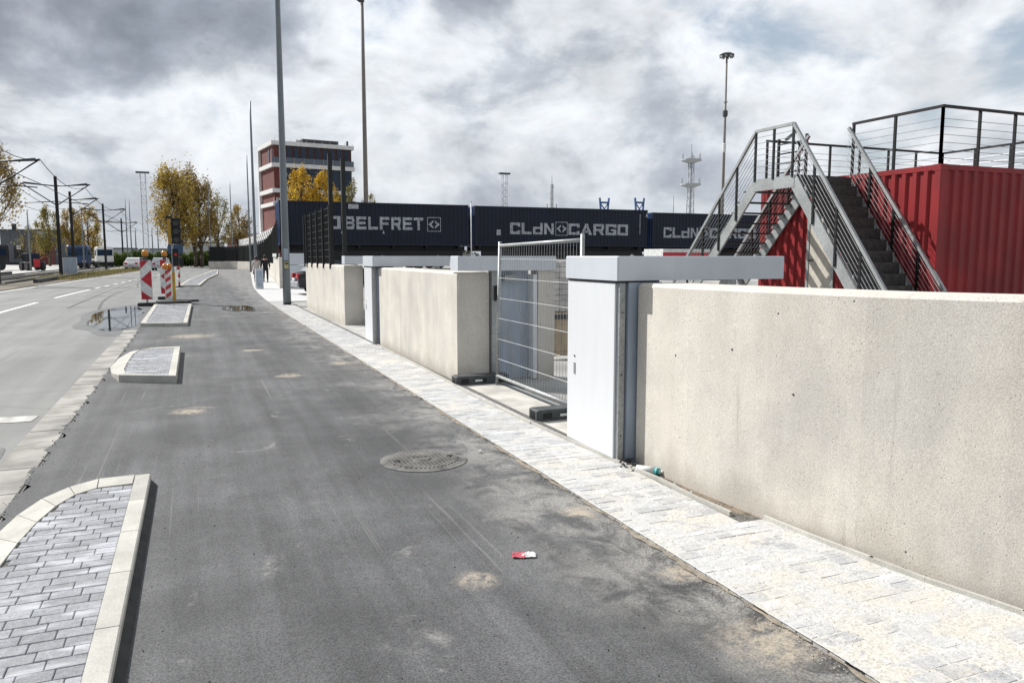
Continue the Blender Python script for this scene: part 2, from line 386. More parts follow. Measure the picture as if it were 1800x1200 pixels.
M['leafC'] = leafmat('olive_leaves', (.34, .28, .07), (.20, .18, .055)); M['leafY'] = leafmat('yellow_leaves', (.64, .42, .04), (.44, .28, .04))
M['hedge'] = leafmat('hedge_leaves', (.13, .18, .04), (.07, .11, .03)); M['dry'] = leafmat('dry_grass', (.25, .21, .09), (.16, .15, .06))
M['treadm'] = simple('dark_steel_tread', (.06, .058, .056), .7, .3, .3, 12, .4, 90)
M['yellow'] = metal_paint('yellow_paint', (.52, .30, .03), .5, .3); M['signred'] = simple('sign_red_foil', (.42, .015, .025), .4); M['signwhite'] = simple('sign_white_foil', (.62, .63, .62), .4)
M['amber'] = simple('amber_lamp_plastic', (.55, .20, .015), .25); M['lens'] = simple('dark_signal_lens', (.05, .05, .05), .15)
M['chrome'] = simple('polished_metal', (.6, .6, .6), .2, .9); M['tail'] = simple('red_tail_lamp', (.45, .01, .015), .2)
M['carblack'] = simple('black_car_paint', (.015, .016, .02), .2); M['carwhite'] = simple('white_car_paint', (.7, .7, .7), .25); M['silver'] = simple('silver_trim', (.45, .46, .48), .35, .6)
M['carred'] = simple('red_vehicle_paint', (.45, .02, .03), .35); M['trucknavy'] = simple('blue_truck_paint', (.03, .06, .14), .3)
M['greybuild'] = simple('grey_cladding', (.075, .085, .10), .7, 0, .15, .3); M['redbuild'] = simple('maroon_cladding', (.14, .035, .035), .8, 0, .2, .3)
M['palebuild'] = simple('pale_cladding', (.40, .42, .44), .7)
M['blue'] = simple('blue_sign_foil', (.025, .06, .13), .4); M['craneblue'] = simple('crane_blue_paint', (.05, .12, .28), .5)
M['water'] = None
def puddle_mat():
    g = G('standing_water'); g.bump(g.noise(6, 2), .02, .01); m = g.done((.03, .032, .035), .015); g.b.inputs['IOR'].default_value = 1.33; g.b.inputs['Specular IOR Level'].default_value = .9; return m
M['water'] = puddle_mat(); M['wet'] = simple('wet_asphalt', (.11, .11, .107), .5, 0, .3, 3, .3, 170)
M['timber'] = simple('raw_timber', (.42, .33, .22), .8, 0, .2, 5); M['block'] = simple('pale_stone_block', (.52, .51, .49), .9, 0, .2, 3, 0, 0, .15)
M['skin'] = simple('skin', (.42, .26, .19), .6); M['hair'] = simple('dark_hair', (.025, .02, .017), .7); M['coatblack'] = simple('black_cloth', (.013, .014, .018), .9)
M['coatpale'] = simple('pale_cloth', (.55, .52, .48), .9); M['maroon'] = simple('maroon_cloth', (.11, .03, .035), .9); M['jeans'] = simple('dark_denim', (.03, .035, .055), .9); M['shoe'] = simple('shoe_leather', (.03, .027, .025), .6)
M['iron'] = simple('cast_iron', (.115, .112, .106), .8, 0, .45, 7, .5, 90)

# ------------------------------------------------------------------ the lie of the road
def bend(Y):                    # sideways shift of the whole street as it curves right
    if Y < 22: return 0.
    if Y < 50: return .0011*(Y-22)**2
    return .862 + .0616*(Y-50)
def strip(y0, y1, xa, xb, z, step=4.):
    mb = MB(); ys = []; y = y0
    while y < y1 - 1e-6: ys.append(y); y += step
    ys.append(y1)
    vs = []
    for y in ys: vs += [(xa(y), y, z), (xb(y), y, z)]
    mb.add(vs, [(2*i, 2*i+1, 2*i+3, 2*i+2) for i in range(len(ys)-1)])
    return mb
WX = 3.25
# ------------------------------------------------------------------ setting: ground sheets
tag(MB().poly([(-4000,-600,-.05),(4000,-600,-.05),(4000,5000,-.05),(-4000,5000,-.05)]).build('ground', M['ground']), kind='structure')
tag(strip(-20, 240, lambda y: -9.3+bend(y), lambda y: -1.22+bend(y), 0.).build('road', M['road']), kind='structure')
rng_ = random.Random(3)
def path_edge(y): return -1.22 + bend(y)*1.0
def ragged(y): return -1.235 + bend(y) + .03*math.sin(y*7.1) + .025*math.sin(y*17.7+1) + .012*math.sin(y*41)
tag(strip(-6, 30, ragged, lambda y: 2.43 + bend(y), .012, .07).build('cycle_path', M['path']), kind='structure')
tag(strip(30, 112, lambda y: -1.3+bend(y), lambda y: 2.43+bend(y), .012).build('cycle_path', M['path']), kind='structure')
tag(MB().poly([(2.2,-8,-.012),(160,-8,-.012),(160,140,-.012),(2.2,140,-.012)]).build('yard', M['yard']), kind='structure')
tag(strip(29.9, 112, lambda y: 2.43+bend(y), lambda y: 7.+bend(y), .01).build('pavement', M['paver']), kind='structure')
tag(strip(30, 230, lambda y: -12.9+bend(y)*.8, lambda y: -9.3+bend(y), .02).build('verge', M['verge']), kind='structure')
tag(MB().poly([(-120,60,-.02),(-13,60,-.02),(2,240,-.02),(-120,240,-.02)]).build('lot', M['lot']), kind='structure')
# raised part of the terminal yard where the trailers stand
yr = MB(); yr.add([(3.9,30,0),(140,30,0),(140,40,.9),(9,40,.9),(140,90,.9),(9,90,.9)], [(0,1,2,3),(3,2,4,5)])
tag(yr.build('yard_ramp', M['yard']), kind='structure')
# soil strip along the foot of the near wall
tag(MB().poly([(3.08,3.6,.016),(3.40,3.6,.016),(3.40,6.3,.016),(3.08,6.3,.016)]).build('soil_strip', M['soil']), kind='structure')
# road markings
def marking(y0, y1, x, w, z=.005): return strip(y0, y1, lambda y: x+bend(y)-w/2, lambda y: x+bend(y)+w/2, z, 2.)
mk = [(24.5,32.7),(36,44.5)]
y = 46.
while y < 80: mk.append((y, y+1.5)); y += 3.
for a, b in mk: tag(marking(a, b, -5.5 if a > 30 else -5.5, .15).build('road_marking', M['line']), kind='structure')
tag(marking(30, 110, -9.0, .15).build('road_marking', M['line']), kind='structure')
tag(marking(46, 100, -1.35, .16).build('road_marking', M['line']), kind='structure')
tag(MB().poly([(-3.6,9.25,.005),(-1.62,9.1,.005),(-1.6,9.42,.005),(-3.6,9.65,.005)]).build('road_marking', simple('worn_line_paint', (.40,.39,.37), .8, 0, .35, 6)), kind='structure')
# standing water
def blob(cx, cy, rx, ry, z, seed, n=72, amp=.22):
    r = random.Random(seed); ph = [r.uniform(0, 6.28) for _ in range(6)]
    pts = []
    for i in range(n):
        a = 2*math.pi*i/n; k = 1 + amp*sum(math.sin(a*(j+2)+ph[j])/(j+1.5) for j in range(6))
        pts.append((cx+rx*k*math.cos(a), cy+ry*k*math.sin(a), z))
    return MB().poly(pts)
tag(blob(-2.0, 24.2, 1.05, 5.2, .004, 5).build('wet_ground', M['wet']), kind='structure')
tag(blob(-2.05, 24.3, .72, 4.2, .009, 5).build('puddle', M['water']), kind='structure')
tag(blob(1.3, 26.3, .45, 1.5, .022, 13).build('puddle', M['water']), kind='structure')
tag(blob(-1.72, 6.3, .17, 1.5, .004, 21).build('wet_ground', M['wet']), kind='structure')

# ------------------------------------------------------------------ gutter of concrete blocks
gut = strip(-6, 20, lambda y: -1.60, lambda y: -1.18, -.03).build('gutter', M['gutter']); tag(gut, kind='structure')
y = 2.6; r = random.Random(2)
while y < 19.5:
    l = .74
    MB().bbox((-1.545, y, -.05), (-1.235+.0, y+l-.012, .006+r.uniform(0,.008)), .006).build('gutter_block', M['gutter'], gut)
    y += l

# ------------------------------------------------------------------ sidewalk pavers
bed = strip(-3, 30, lambda y: 2.437+bend(y), lambda y: 3.2+bend(y) if y > 3.6 else 3.7, .0265, 1.).build('sidewalk', M['joint']); tag(bed, kind='structure')
def paver_mesh(lx, ly, h, mat, name='paver'):
    me = bpy.data.meshes.new(name); mb = MB().bbox((-lx/2, -ly/2, -h), (lx/2, ly/2, 0), .003)
    me.from_pydata(mb.v, [], mb.f); me.materials.append(mat); return me
PM = paver_mesh(.1345, .09, .05, M['paver'])
def wall_x(y):
    pts = [(0.3, 4.2), (1.0, 3.95), (1.7, 3.72), (2.4, 3.55), (3.15, 3.405), (3.83, 3.325), (4.6, 3.27), (5.4, 3.26)]
    if y >= 5.4: return 3.26
    for (a, xa), (b, xb) in zip(pts, pts[1:]):
        if a <= y <= b: return xa + (xb-xa)*(y-a)/(b-a)
    return 4.2
def right_edge(y): return 3.12 if y > 3.75 else wall_x(y) - .02
r = random.Random(9); stuff = MB(); row = 0; count = 0; y = 1.7
while y < 29.9:
    xs = 2.435 + bend(y); xe = right_edge(y) + bend(y)
    x = xs - (0, .047, .093)[row % 3] - r.uniform(0,.02)
    while x < xe - .03:
        ln = .2 if r.random() < .12 else .14; a = max(x, xs); b = min(x + ln, xe)
        if b - a > .03:
            h = .033 + r.uniform(-.003, .0022); cx, cy = (a+b)/2, y + .0475
            if count < 300 and y < 12:
                me = PM if abs(b-a-.14) < .002 else paver_mesh(b-a-.0055, .09, .05, M['paver'])
                o = bpy.data.objects.new('paver', me); COL.objects.link(o); o.parent = bed; o.location = (cx, cy, h)
                o.rotation_euler = (r.uniform(-.014,.014), r.uniform(-.012,.012), r.uniform(-.018,.018)); count += 1
            else:
                g_ = .0028
                stuff.add([(a+g_,y+g_,h-.02),(b-g_,y+g_,h-.02),(b-g_,y+.095-g_,h-.02),(a+g_,y+.095-g_,h-.02),(a+g_,y+g_,h),(b-g_,y+g_,h),(b-g_,y+.095-g_,h),(a+g_,y+.095-g_,h)],
                          [(4,5,6,7),(0,1,5,4),(1,2,6,5),(2,3,7,6),(3,0,4,7)])
        x += ln
    y += .095; row += 1
tag(stuff.build('paver_field', M['paver'], bed), kind='stuff')
# sand swept over the paving: a low uneven film that hides joints in patches
from mathutils import noise as mn
ny_, nx_ = 760, 44; vs = []; fs = []
for j in range(ny_+1):
    yy = 1.6 + 11.5*(j/ny_)**1.35
    xa, xb = 2.43+bend(yy), right_edge(yy)+bend(yy)
    for i in range(nx_+1):
        xx = xa + (xb-xa)*i/nx_
        v = mn.fractal(Vector((xx*3.1, yy*2.6, .3)), .9, 2.1, 7); f2 = mn.noise(Vector((xx*55, yy*55, 4))); f3 = mn.noise(Vector((xx*19, yy*24, 9)))
        near = max(0., min(1., (3.6-yy)/1.4))
        vs.append((xx, yy, .0338 + .0032*v + .0012*f2 + .0017*f3 - .0023 + .0014*near))
for j in range(ny_):
    for i in range(nx_):
        q = j*(nx_+1)+i; fs.append((q, q+1, q+nx_+2, q+nx_+1))
tag(MB().add(vs, fs).build('sand_film', M['film'], bed, True), kind='stuff')
# thin edging strip between the pavers and the wall, laid in wavering lengths
def edging(pts):
    mb = MB()
    for (a, b) in zip(pts, pts[1:]): mb.bar((a[0], a[1], .032), (b[0], b[1], .032), .022, .05)
    return mb
e1 = [(3.15,3.92),(3.135,4.3),(3.15,4.75),(3.12,5.2),(3.10,5.7),(3.075,6.3),(3.06,6.9)]
e1b = [(3.05,6.9),(3.03,7.8),(3.02,8.8),(3.06,9.6),(3.1,11),(3.13,14.2)]
e2 = [(3.30,3.78),(3.33,3.4),(3.385,3.0)]; e3 = [(3.38,3.02),(3.42,2.7),(3.48,2.45),(3.52,2.25)]; e4 = [(3.51,2.26),(3.57,2.0),(3.66,1.6),(3.8,1.1)]
for e in (e1, e1b, e2, e3, e4): edging(e).build('edging_strip', M['kerb'], bed)
# darker mortar bead and sand seam along the path edge
seam = strip(1.2, 29, lambda y: 2.412+bend(y)+.012*math.sin(y*3.1)+.012*math.sin(y*11)+.008*math.sin(y*37), lambda y: 2.4365+bend(y), .0175, .05).build('sand_seam', simple('dirty_sand_seam', (.25,.215,.17), .95, 0, .35, 12, .6, 90), bed)

# ------------------------------------------------------------------ traffic islands
IPM = paver_mesh(.1315, .0865, .06, M['ipaver'])
def inside(p, poly):
    c = False; n = len(poly)
    for i in range(n):
        (x1, y1), (x2, y2) = poly[i], poly[(i+1) % n]
        if (y1 > p[1]) != (y2 > p[1]) and p[0] < (x2-x1)*(p[1]-y1)/(y2-y1)+x1: c = not c
    return c
def island(label, outer, inner, zo, zi, loose=True, zt=.105, skip=(), group='paved traffic islands beside the cycle path'):
    cx = sum(p[0] for p in outer)/len(outer); cy = sum(p[1] for p in outer)/len(outer)
    t = thing('traffic_island', (cx, cy, 0), label, 'traffic island', group)
    n = len(outer)
    MB().prism([(x, y) for x, y in inner], .0, zt-.009).build('paving_bed', M['joint'], t, world=True)
    for i in range(n):
        j = (i+1) % n
        if i in skip: continue
        a, b, c, d = Vector(outer[i]), Vector(outer[j]), Vector(inner[j]), Vector(inner[i])
        L_ = (b-a).length; k = max(1, round(L_/.68))
        for q in range(k):
            f0, f1 = q/k + .004/max(L_, .1), (q+1)/k - .004/max(L_, .1)
            A, B = a.lerp(b, f0), a.lerp(b, f1); D, C = d.lerp(c, f0), d.lerp(c, f1)
            za0, za1 = zo[i]+(zo[j]-zo[i])*f0, zo[i]+(zo[j]-zo[i])*f1
            zd0, zd1 = zi[i]+(zi[j]-zi[i])*f0, zi[i]+(zi[j]-zi[i])*f1
            oc = .008
            def inn(P, Q, e): 
                v = (Q-P); return P + v*(e/max(v.length, .01))
            A2, B2 = inn(A, D, oc), inn(B, C, oc)
            MB().add([(*A, -.04), (*B, -.04), (*C, -.04), (*D, -.04), (*A, za0-oc), (*B, za1-oc), (*C, zd1), (*D, zd0), (*A2, za0), (*B2, za1)],
                     [(3,2,1,0),(0,1,5,4),(4,5,9,8),(8,9,6,7),(1,2,6,9,5),(2,3,7,6),(3,0,4,8,7)]).build('kerb_stone', M['kerb'], t, world=True)
    y0 = min(p[1] for p in inner); y1 = max(p[1] for p in inner); x0 = min(p[0] for p in inner); x1 = max(p[0] for p in inner)
    r = random.Random(int(cy*10)); row = 0; y = y0; mb = MB()
    while y < y1:
        off = (.062, .105, .149)[row % 3]; x = x1 - off; xs_ = [(x1-off, x1)]
        while x > x0 - .2:
            l = .2 if r.random() < .16 else .135
            xs_.append((x-l, x)); x -= l
        for a, b in xs_:
            h = zt + r.uniform(-.002, .002)
            # clip against the outline along the row
            ym = y+.045
            while b - a > .03 and not inside((a+.004, ym), inner): a += .012
            while b - a > .03 and not inside((b-.004, ym), inner): b -= .012
            if b - a <= .03 or not inside(((a+b)/2, ym), inner): continue
            if loose:
                me = IPM if abs(b-a-.135) < .001 else paver_mesh(b-a-.0035, .0865, .06, M['ipaver'])
                o = bpy.data.objects.new('paver', me); COL.objects.link(o); o.parent = t
                o.location = ((a+b)/2-cx, ym-cy, h); o.rotation_euler = (r.uniform(-.008,.008), r.uniform(-.008,.008), r.uniform(-.008,.008))
            else: mb.bbox((a+.002, y+.002, h-.05), (b-.002, y+.088, h), .004)
        y += .09; row += 1
    if not loose: tag(mb.build('paver_field', M['ipaver'], t, world=True), kind='stuff')
    return t
# nearest island: square kerb on the right, broad bevelled kerb sweeping round on the left
k_ = 1.02
O1 = [(x*k_, y*k_) for x, y in [(-.355,2.3),(-.355,6.07),(-.46,6.10),(-.70,6.15),(-.88,6.08),(-1.02,5.9),(-1.11,5.6),(-1.16,5.2),(-1.18,4.6),(-1.19,2.3)]]
I1 = [(x*k_, y*k_) for x, y in [(-.455,2.3),(-.455,6.07),(-.46,5.86),(-.68,5.84),(-.80,5.72),(-.88,5.5),(-.935,5.2),(-.97,4.85),(-1.0,4.3),(-1.01,2.3)]]
I_near = island('nearest paved island with a broad rounded kerb on its road side', O1, I1,
       [.09,.09,.088,.07,.05,.035,.028,.026,.026,.026], [.09,.09]+[.088]*8, zt=.084, skip=(1,))
MB().add([(-.3635,2.3,.0),(-.322,2.3,.012),(-.322,6.15,.012),(-.3635,6.19,.0),(-.3635,2.3,.05),(-.3635,6.19,.045)],[(4,1,2,5),(4,0,1),(5,2,3)]).build('kerb_shade_strip', M['rubber'], I_near, world=True)  # dark wedge added to stand for the shade at the kerb foot
O2 = [(-.28,11.05),(-.28,14.7),(-.72,14.85),(-1.08,14.7),(-1.2,13.9),(-1.22,12.8),(-1.14,12.1),(-1.0,11.5)]
I2 = [(-.38,11.2),(-.38,14.55),(-.72,14.6),(-.92,14.5),(-.98,13.9),(-.99,12.8),(-.98,12.1),(-.93,11.62)]
island('second paved island from the camera, short with a rounded road side and sand beside it', O2, I2, [.12,.12,.1,.06,.05,.05,.06,.11], [.11]*8)
O3 = [(-.20,20.1),(-.12,28.2),(-1.3,28.9),(-1.25,20.4)]
I3 = [(-.30,20.25),(-.22,28.0),(-1.18,28.6),(-1.13,20.55)]
island('paved island by the puddle carrying the temporary traffic light', O3, I3, [.1,.1,.08,.1], [.1]*4, loose=False, zt=.095)
O4 = [(.26,46.2),(.9,60),(2.0,75),(2.6,98),(2.25,98),(.7,75),(-.3,60),(-.78,46.6)]
I4 = [(.12,46.5),(.78,60),(1.86,75),(2.5,97),(2.4,97),(.84,75),(-.18,60),(-.64,46.9)]
island('long far island tapering along the curve beyond the striped post', O4, I4, [.1]*8, [.1]*8, loose=False, zt=.095)
# flush kerb line near the beacons
tk = thing('kerb_strip', (-.3,31.2,0), 'low dark kerb lying across the path behind the temporary traffic light', 'kerb')
MB().box((-1.15,31.0,.0),(.12,31.25,.08)).build('kerb_stone', M['rubber'], tk, world=True)

# ------------------------------------------------------------------ flood walls
def wall_prism(pts_front, thick, z1, ch=.025):
    """pts_front: list of (x,y,ztop) along the road face; builds a bevel-topped wall"""
    mb = MB(); n = len(pts_front); vs = []
    for (x, y, z) in pts_front:
        vs += [(x, y, -.1), (x, y, z-ch), (x+ch, y, z), (x+thick-ch, y, z), (x+thick, y, z-ch), (x+thick, y, -.1)]
    fs = []
    for i in range(n-1):
        for k in range(5): fs.append((6*i+k, 6*i+k+1, 6*(i+1)+k+1, 6*(i+1)+k))
    fs.append(tuple(range(6))); fs.append(tuple(6*(n-1)+k for k in range(5, -1, -1)))
    return mb.add(vs, fs)
def wall_thing(pts, thick, label):
    t = thing('flood_wall', (pts[0][0], pts[0][1], 0), label, 'wall', 'concrete flood walls along the pavement')
    wall_prism(pts, thick, 0).build('wall_panel', M['wall'], t, world=True); return t
w1 = wall_thing([(6.8,-6,1.52),(5.0,-1.6,1.52),(4.2,.3,1.52),(3.95,1.0,1.515),(3.72,1.7,1.51),(3.55,2.4,1.51),(3.405,3.15,1.50),(3.325,3.83,1.495),(3.27,4.6,1.49),(3.262,5.27,1.485)], .42, 'nearest pitted beige concrete wall filling the right of the view')
w2 = wall_thing([(3.235,9.78,1.48),(3.23,14.45,1.485)], .46, 'beige concrete wall standing between the two gate openings')
w3 = wall_thing([(3.37,18.9,1.47),(3.46,26.5,1.46)], .46, 'pale concrete wall carrying the black mesh fence and two tall posts')
w4 = wall_thing([(4.15,42.2,1.62),(4.95,53,1.62),(5.35,58.5,1.62)], .4, 'pale wall section with a flat top beyond the grey lighting column and parked car')
far_pts = [(5.36,58.6,1.15),(6.1,72,1.1),(6.75,84,1.05),(7.0,94,1.0),(6.4,101,1.0),(5.2,105.5,1.0),(3.5,108,1.0),(1.8,109,1.0)]
w5 = wall_thing(far_pts, .35, 'low white far wall curving across the end of the path under a dark fence')
# chip marks and tie holes as dark plugs in the nearest wall
for (yy, zz) in ((3.62,.86),(4.75,.97),(4.15,1.08)):
    MB().tube((wall_x(yy)-.002, yy, zz), (wall_x(yy)+.02, yy, zz), .008, n=8).build('tie_hole', simple('hole_shade', (.05,.045,.04), .95), w1, world=True)

# gate end posts: white cabinets with box caps
def gate_cabinet(y0, y1, x0, cap_y0, cap_y1, cap_x1, label, zt=1.7):
    t = thing('gate_cabinet', (x0, y0, 0), label, 'gate pillar', 'white steel gate pillars with box caps')
    MB().bbox((x0, y0+.03, .06), (x0+.018, y1, 1.485), .005).build('front_panel', M['white'], t, world=True)
    mb = MB(); mb.box((x0+.021, y0+.02, .03), (x0+.42, y1-.02, 1.49)); mb.build('body', M['cap'], t, world=True)
    MB().box((x0+.02, y0-.012, .0), (x0+.07, y0+.017, 1.49)).build('corner_angle', M['galv'], t, world=True)
    MB().box((x0+.09, y0-.03, .0), (x0+.40, y0+.012, 1.49)).build('end_plate', M['bluegrey'], t, world=True)
    MB().box((x0+.03, y0+.06, -.02), (x0+.40, y1-.06, .029)).build('plinth', M['rubber'], t, world=True)
    cp = MB(); cp.bbox((x0-.02, cap_y0, 1.505), (cap_x1, cap_y1, zt), .008); cp.build('cap', M['cap'], t, world=True)
    MB().box((cap_x1-.12, cap_y1-.3, -.01), (cap_x1-.02, cap_y1-.2, 1.504)).build('support_post', M['galv'], t, world=True)
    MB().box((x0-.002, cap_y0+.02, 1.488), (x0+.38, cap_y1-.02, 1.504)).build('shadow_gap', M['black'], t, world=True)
    MB().box((x0-.006, y1-.16, .66), (x0-.0005, y1-.135, .76)).build('lock_plate', M['galv'], t, world=True); MB().tube((x0-.008,y1-.147,.82),(x0-.0005,y1-.147,.82),.008,n=8).build('lock', M['black'], t, world=True)
    for zz in (.25,.75,1.25): MB().tube((x0+.045,y0-.016,zz),(x0+.045,y0-.011,zz),.009,n=6).build('bolt', M['iron'], t, world=True)
    for bx in (x0+.2, cap_x1-.2):
        MB().tube((bx, cap_y0+.15, zt), (bx, cap_y0+.15, zt+.012), .012, n=8).build('bolt', M['galv'], t, world=True)
    return t
gate_cabinet(5.33, 6.20, 3.10, 5.29, 6.21, 4.74, 'large white gate pillar with box cap at the left end of the nearest wall')
gate_cabinet(14.56, 15.27, 3.12, 14.38, 15.29, 4.62, 'white steel gate pillar with long box cap behind the middle concrete wall')
def gate_end(y0, x0, x1, yd, label, detail=True):
    t = thing('gate_end_cap', (x0, y0, 0), label, 'gate pillar', 'box caps over the wall ends')
    MB().bbox((x0, y0, 1.505), (x1, y0+yd, 1.70), .008).build('cap', M['cap'], t, world=True)
    if detail:
        xw = x0 + .5
        MB().box((xw, y0+.06, .0), (xw+.10, y0+.20, 1.504)).build('guide_post', M['galv'], t, world=True)
        MB().box((xw+.11, y0+.22, .0), (xw+.60, y0+.26, 1.504)).build('gate_leaf', M['bluegrey'], t, world=True)
        MB().box((xw+.61, y0+.05, .0), (xw+.665, y0+.25, 1.45)).build('rail_post', M['white'], t, world=True)
        MB().box((xw+.68, y0+.2, .0), (xw+.86, y0+.25, 1.504)).build('gate_leaf', M['bluegrey'], t, world=True)
        MB().box((xw+.03, y0+.0, 1.1), (xw+.08, y0+.055, 1.3)).build('lock_box', M['black'], t, world=True)
        MB().box((xw+.2, y0+.1, 1.36), (xw+.36, y0+.2, 1.44)).build('bracket', M['galv'], t, world=True)
        MB().box((x1-.26, y0+.04, -.05), (x1-.01, y0+.3, 1.504)).build('end_column', M['wall'], t, world=True)
    return t
gate_end(9.66, 3.215, 4.65, .34, 'grey box cap over the shaded wall end behind the mesh panel')
gate_end(18.63, 3.345, 4.8, .4, 'grey box cap over the darker shaded wall end farthest back')
# grey gate leaf behind the parked car
tg = thing('gate_leaf', (4.5,41.5,0), 'light grey steel gate leaf behind the parked dark car', 'gate')
for k in range(3): MB().bbox((4.42, 41.5, .06+k*.6), (6.6, 41.56, .64+k*.6), .01).build('gate_board', M['cap'], tg, world=True)
MB().box((4.30,41.45,0),(4.40,41.6,1.9)).build('gate_post', M['white'], tg, world=True)
# steel sill set in the gate opening
ts = thing('gate_sill', (3.75,8,0), 'steel floor track of the flood gate crossing the nearest opening', 'floor track')
MB().box((3.70,6.25,-.02),(3.78,9.75,.028)).build('rail', M['galv'], ts, world=True); MB().box((3.86,6.25,-.02),(3.94,9.75,.03)).build('rail', M['iron'], ts, world=True)
tag(MB().poly([(3.0,6.25,.018),(3.69,6.25,.018),(3.69,9.7,.018),(3.0,9.7,.018)]).build('threshold', simple('threshold_concrete',(.46,.44,.40),.9,0,.2,3,.3,90)), kind='structure')
tag(MB().poly([(3.1,15.3,.018),(6,15.3,.018),(6,18.9,.018),(3.1,18.9,.018)]).build('threshold', simple('far_threshold_concrete',(.40,.39,.37),.9,0,.2,3)), kind='structure')

# ------------------------------------------------------------------ temporary mesh fence panel
tf = thing('construction_fence', (3.62, 8.1, 0), 'temporary steel mesh fence panel closing the nearest gate opening', 'fence')
ya, yb, zb, zt = 6.92, 9.30, .14, 1.86
MB().tube((3.62,ya,.02),(3.62,ya,zt+.06),.021,n=10).build('frame_post', M['galv'], tf, True, True)
MB().tube((3.62,yb,.02),(3.62,yb-.12,zt+.02),.021,n=10).build('frame_post', M['galv'], tf, True, True)
MB().tube((3.62,ya,zt),(3.62,yb-.12,zt-.03),.021,n=10).build('frame_rail', M['galv'], tf, True, True)
MB().tube((3.62,ya,zb),(3.62,yb,zb),.021,n=10).build('frame_rail', M['galv'], tf, True, True)
mw = MB()
k = 0
y = ya + .06
while y < yb - .03:
    t_ = (y-ya)/(yb-ya); mw.tube((3.62,y,zb),(3.62,y-.12*t_,zt-.02),.0022,n=4,cap=False); y += .075
tag(mw.build('wire_infill', M['galv'], tf, world=True), kind='stuff')
for z in (.37,.63,.90,1.16,1.42,1.66): MB().tube((3.615,ya,z),(3.615,yb-.12*(z-zb)/1.7,z),.0035,n=6).build('mesh_wire', M['galv'], tf, world=True)
def foot(x0, y0, l=.74, w=.21):
    t = MB().bbox((0,0,.012),(l,w,.135),.012).build('foot', M['darkplastic'], tf); t.location = (x0-3.62, y0-8.1, 0)
    for xx in (.07, l/2-.05, l-.17): MB().box((xx,-.004,.045),(xx+.1,.004,.1)).build('recess', M['black'], t)
    MB().box((-.004,.05,.03),(.004,w-.05,.11)).build('recess', M['black'], t)
    MB().box((.26,-.008,.06),(.36,-.0045,.085)).build('sticker', M['signwhite'], t)
foot(3.17,7.02); foot(3.10,9.42)

# ------------------------------------------------------------------ black mesh fences on the walls
def mesh_fence(pts, z0s, z1s, post_every, label, bar=.06, name='mesh_fence', drop=.14, out=.03, rows=8):
    t = thing(name, (pts[0][0], pts[0][1], 0), label, 'fence', 'black mesh fences on top of the walls')
    bars = MB(); acc = 0; nextp = 0
    for i in range(len(pts)-1):
        a, b = Vector(pts[i]), Vector(pts[i+1]); L_ = (b-a).length; n = max(1, int(L_/bar))
        for k in range(n):
            f = k/n; p = a.lerp(b, f); z0 = z0s[i]+(z0s[i+1]-z0s[i])*f; z1 = z1s[i]+(z1s[i+1]-z1s[i])*f
            bars.tube((p.x, p.y, z0), (p.x, p.y, z1), .0065 if bar < .1 else .009, n=3, cap=False)
            if acc + f*L_ >= nextp:
                MB().box((p.x-.03-out, p.y-.03, z0-drop), (p.x+.03-out, p.y+.03, z1+.06)).build('post', M['anthracite'], t, world=True); nextp += post_every
        for q in range(rows+1):
            g_ = q/rows
            za = z0s[i]+(z1s[i]-z0s[i])*g_; zb_ = z0s[i+1]+(z1s[i+1]-z0s[i+1])*g_
            MB().bar((a.x, a.y, za), (b.x, b.y, zb_), .016, .016).build('rail_wire', M['anthracite'], t, world=True)
        acc += L_
    tag(bars.build('wire_infill', M['anthracite'], t, world=True), kind='stuff')
    p = pts[-1]; MB().box((p[0]-.03-out, p[1]-.03, z0s[-1]-drop), (p[0]+.03-out, p[1]+.03, z1s[-1]+.06)).build('post', M['anthracite'], t, world=True)
    return t
mesh_fence([(3.42,21.0),(3.485,26.6)], [1.5,1.48], [2.99,2.99], 1.25, 'black mesh fence with close bars on the wall with the tall posts', .045)
mesh_fence([(4.35,44.5),(5.0,53),(5.4,58.5)], [1.64]*3, [3.6]*3, 2.5, 'tall black mesh fence on the flat topped wall beyond the lighting column', .05)
mesh_fence([(p[0]+.1, p[1]) for p in far_pts], [p[2]+.02 for p in far_pts], [3.6,3.35,3.2,3.05,3.0,3.0,3.0,3.0], 2.5, 'dark mesh fence on the low curving far wall', .05)
# denser privacy infill panels behind the far fence, as the far fence reads solid
tpv = thing('fence_screen', (far_pts[0][0], far_pts[0][1], 0), 'dark screen cloth fixed along the curving far fence', 'fence screen')
for i in range(len(far_pts)-1):
    a, b = far_pts[i], far_pts[i+1]; zt_ = [3.5,3.25,3.1,2.95,2.9,2.9,2.9,2.9]
    MB().add([(a[0]+.16,a[1],a[2]+.05),(b[0]+.16,b[1],b[2]+.05),(b[0]+.16,b[1],zt_[i+1]),(a[0]+.16,a[1],zt_[i]),(a[0]+.19,a[1],a[2]+.05),(b[0]+.19,b[1],b[2]+.05),(b[0]+.19,b[1],zt_[i+1]),(a[0]+.19,a[1],zt_[i])],
             [(0,1,2,3),(7,6,5,4),(3,2,6,7),(0,4,5,1),(1,5,6,2),(0,3,7,4)]).build('screen_panel', M['anthracite'], tpv, world=True)
for (x, y, h, w) in ((3.6,22.0,4.5,'at the near end of the black mesh fence'), (3.78,21.0,4.27,'right of its taller twin above the darker wall end')):
    t = thing('gate_post', (x, y, 0), 'tall black steel post '+w, 'post', 'two tall black posts above the wall')
    MB().box((-.055,-.055,0),(.055,.055,h)).build('shaft', M['anthracite'], t); MB().box((-.06,-.06,h),(.06,.06,h+.015)).build('end_plate', M['anthracite'], t)

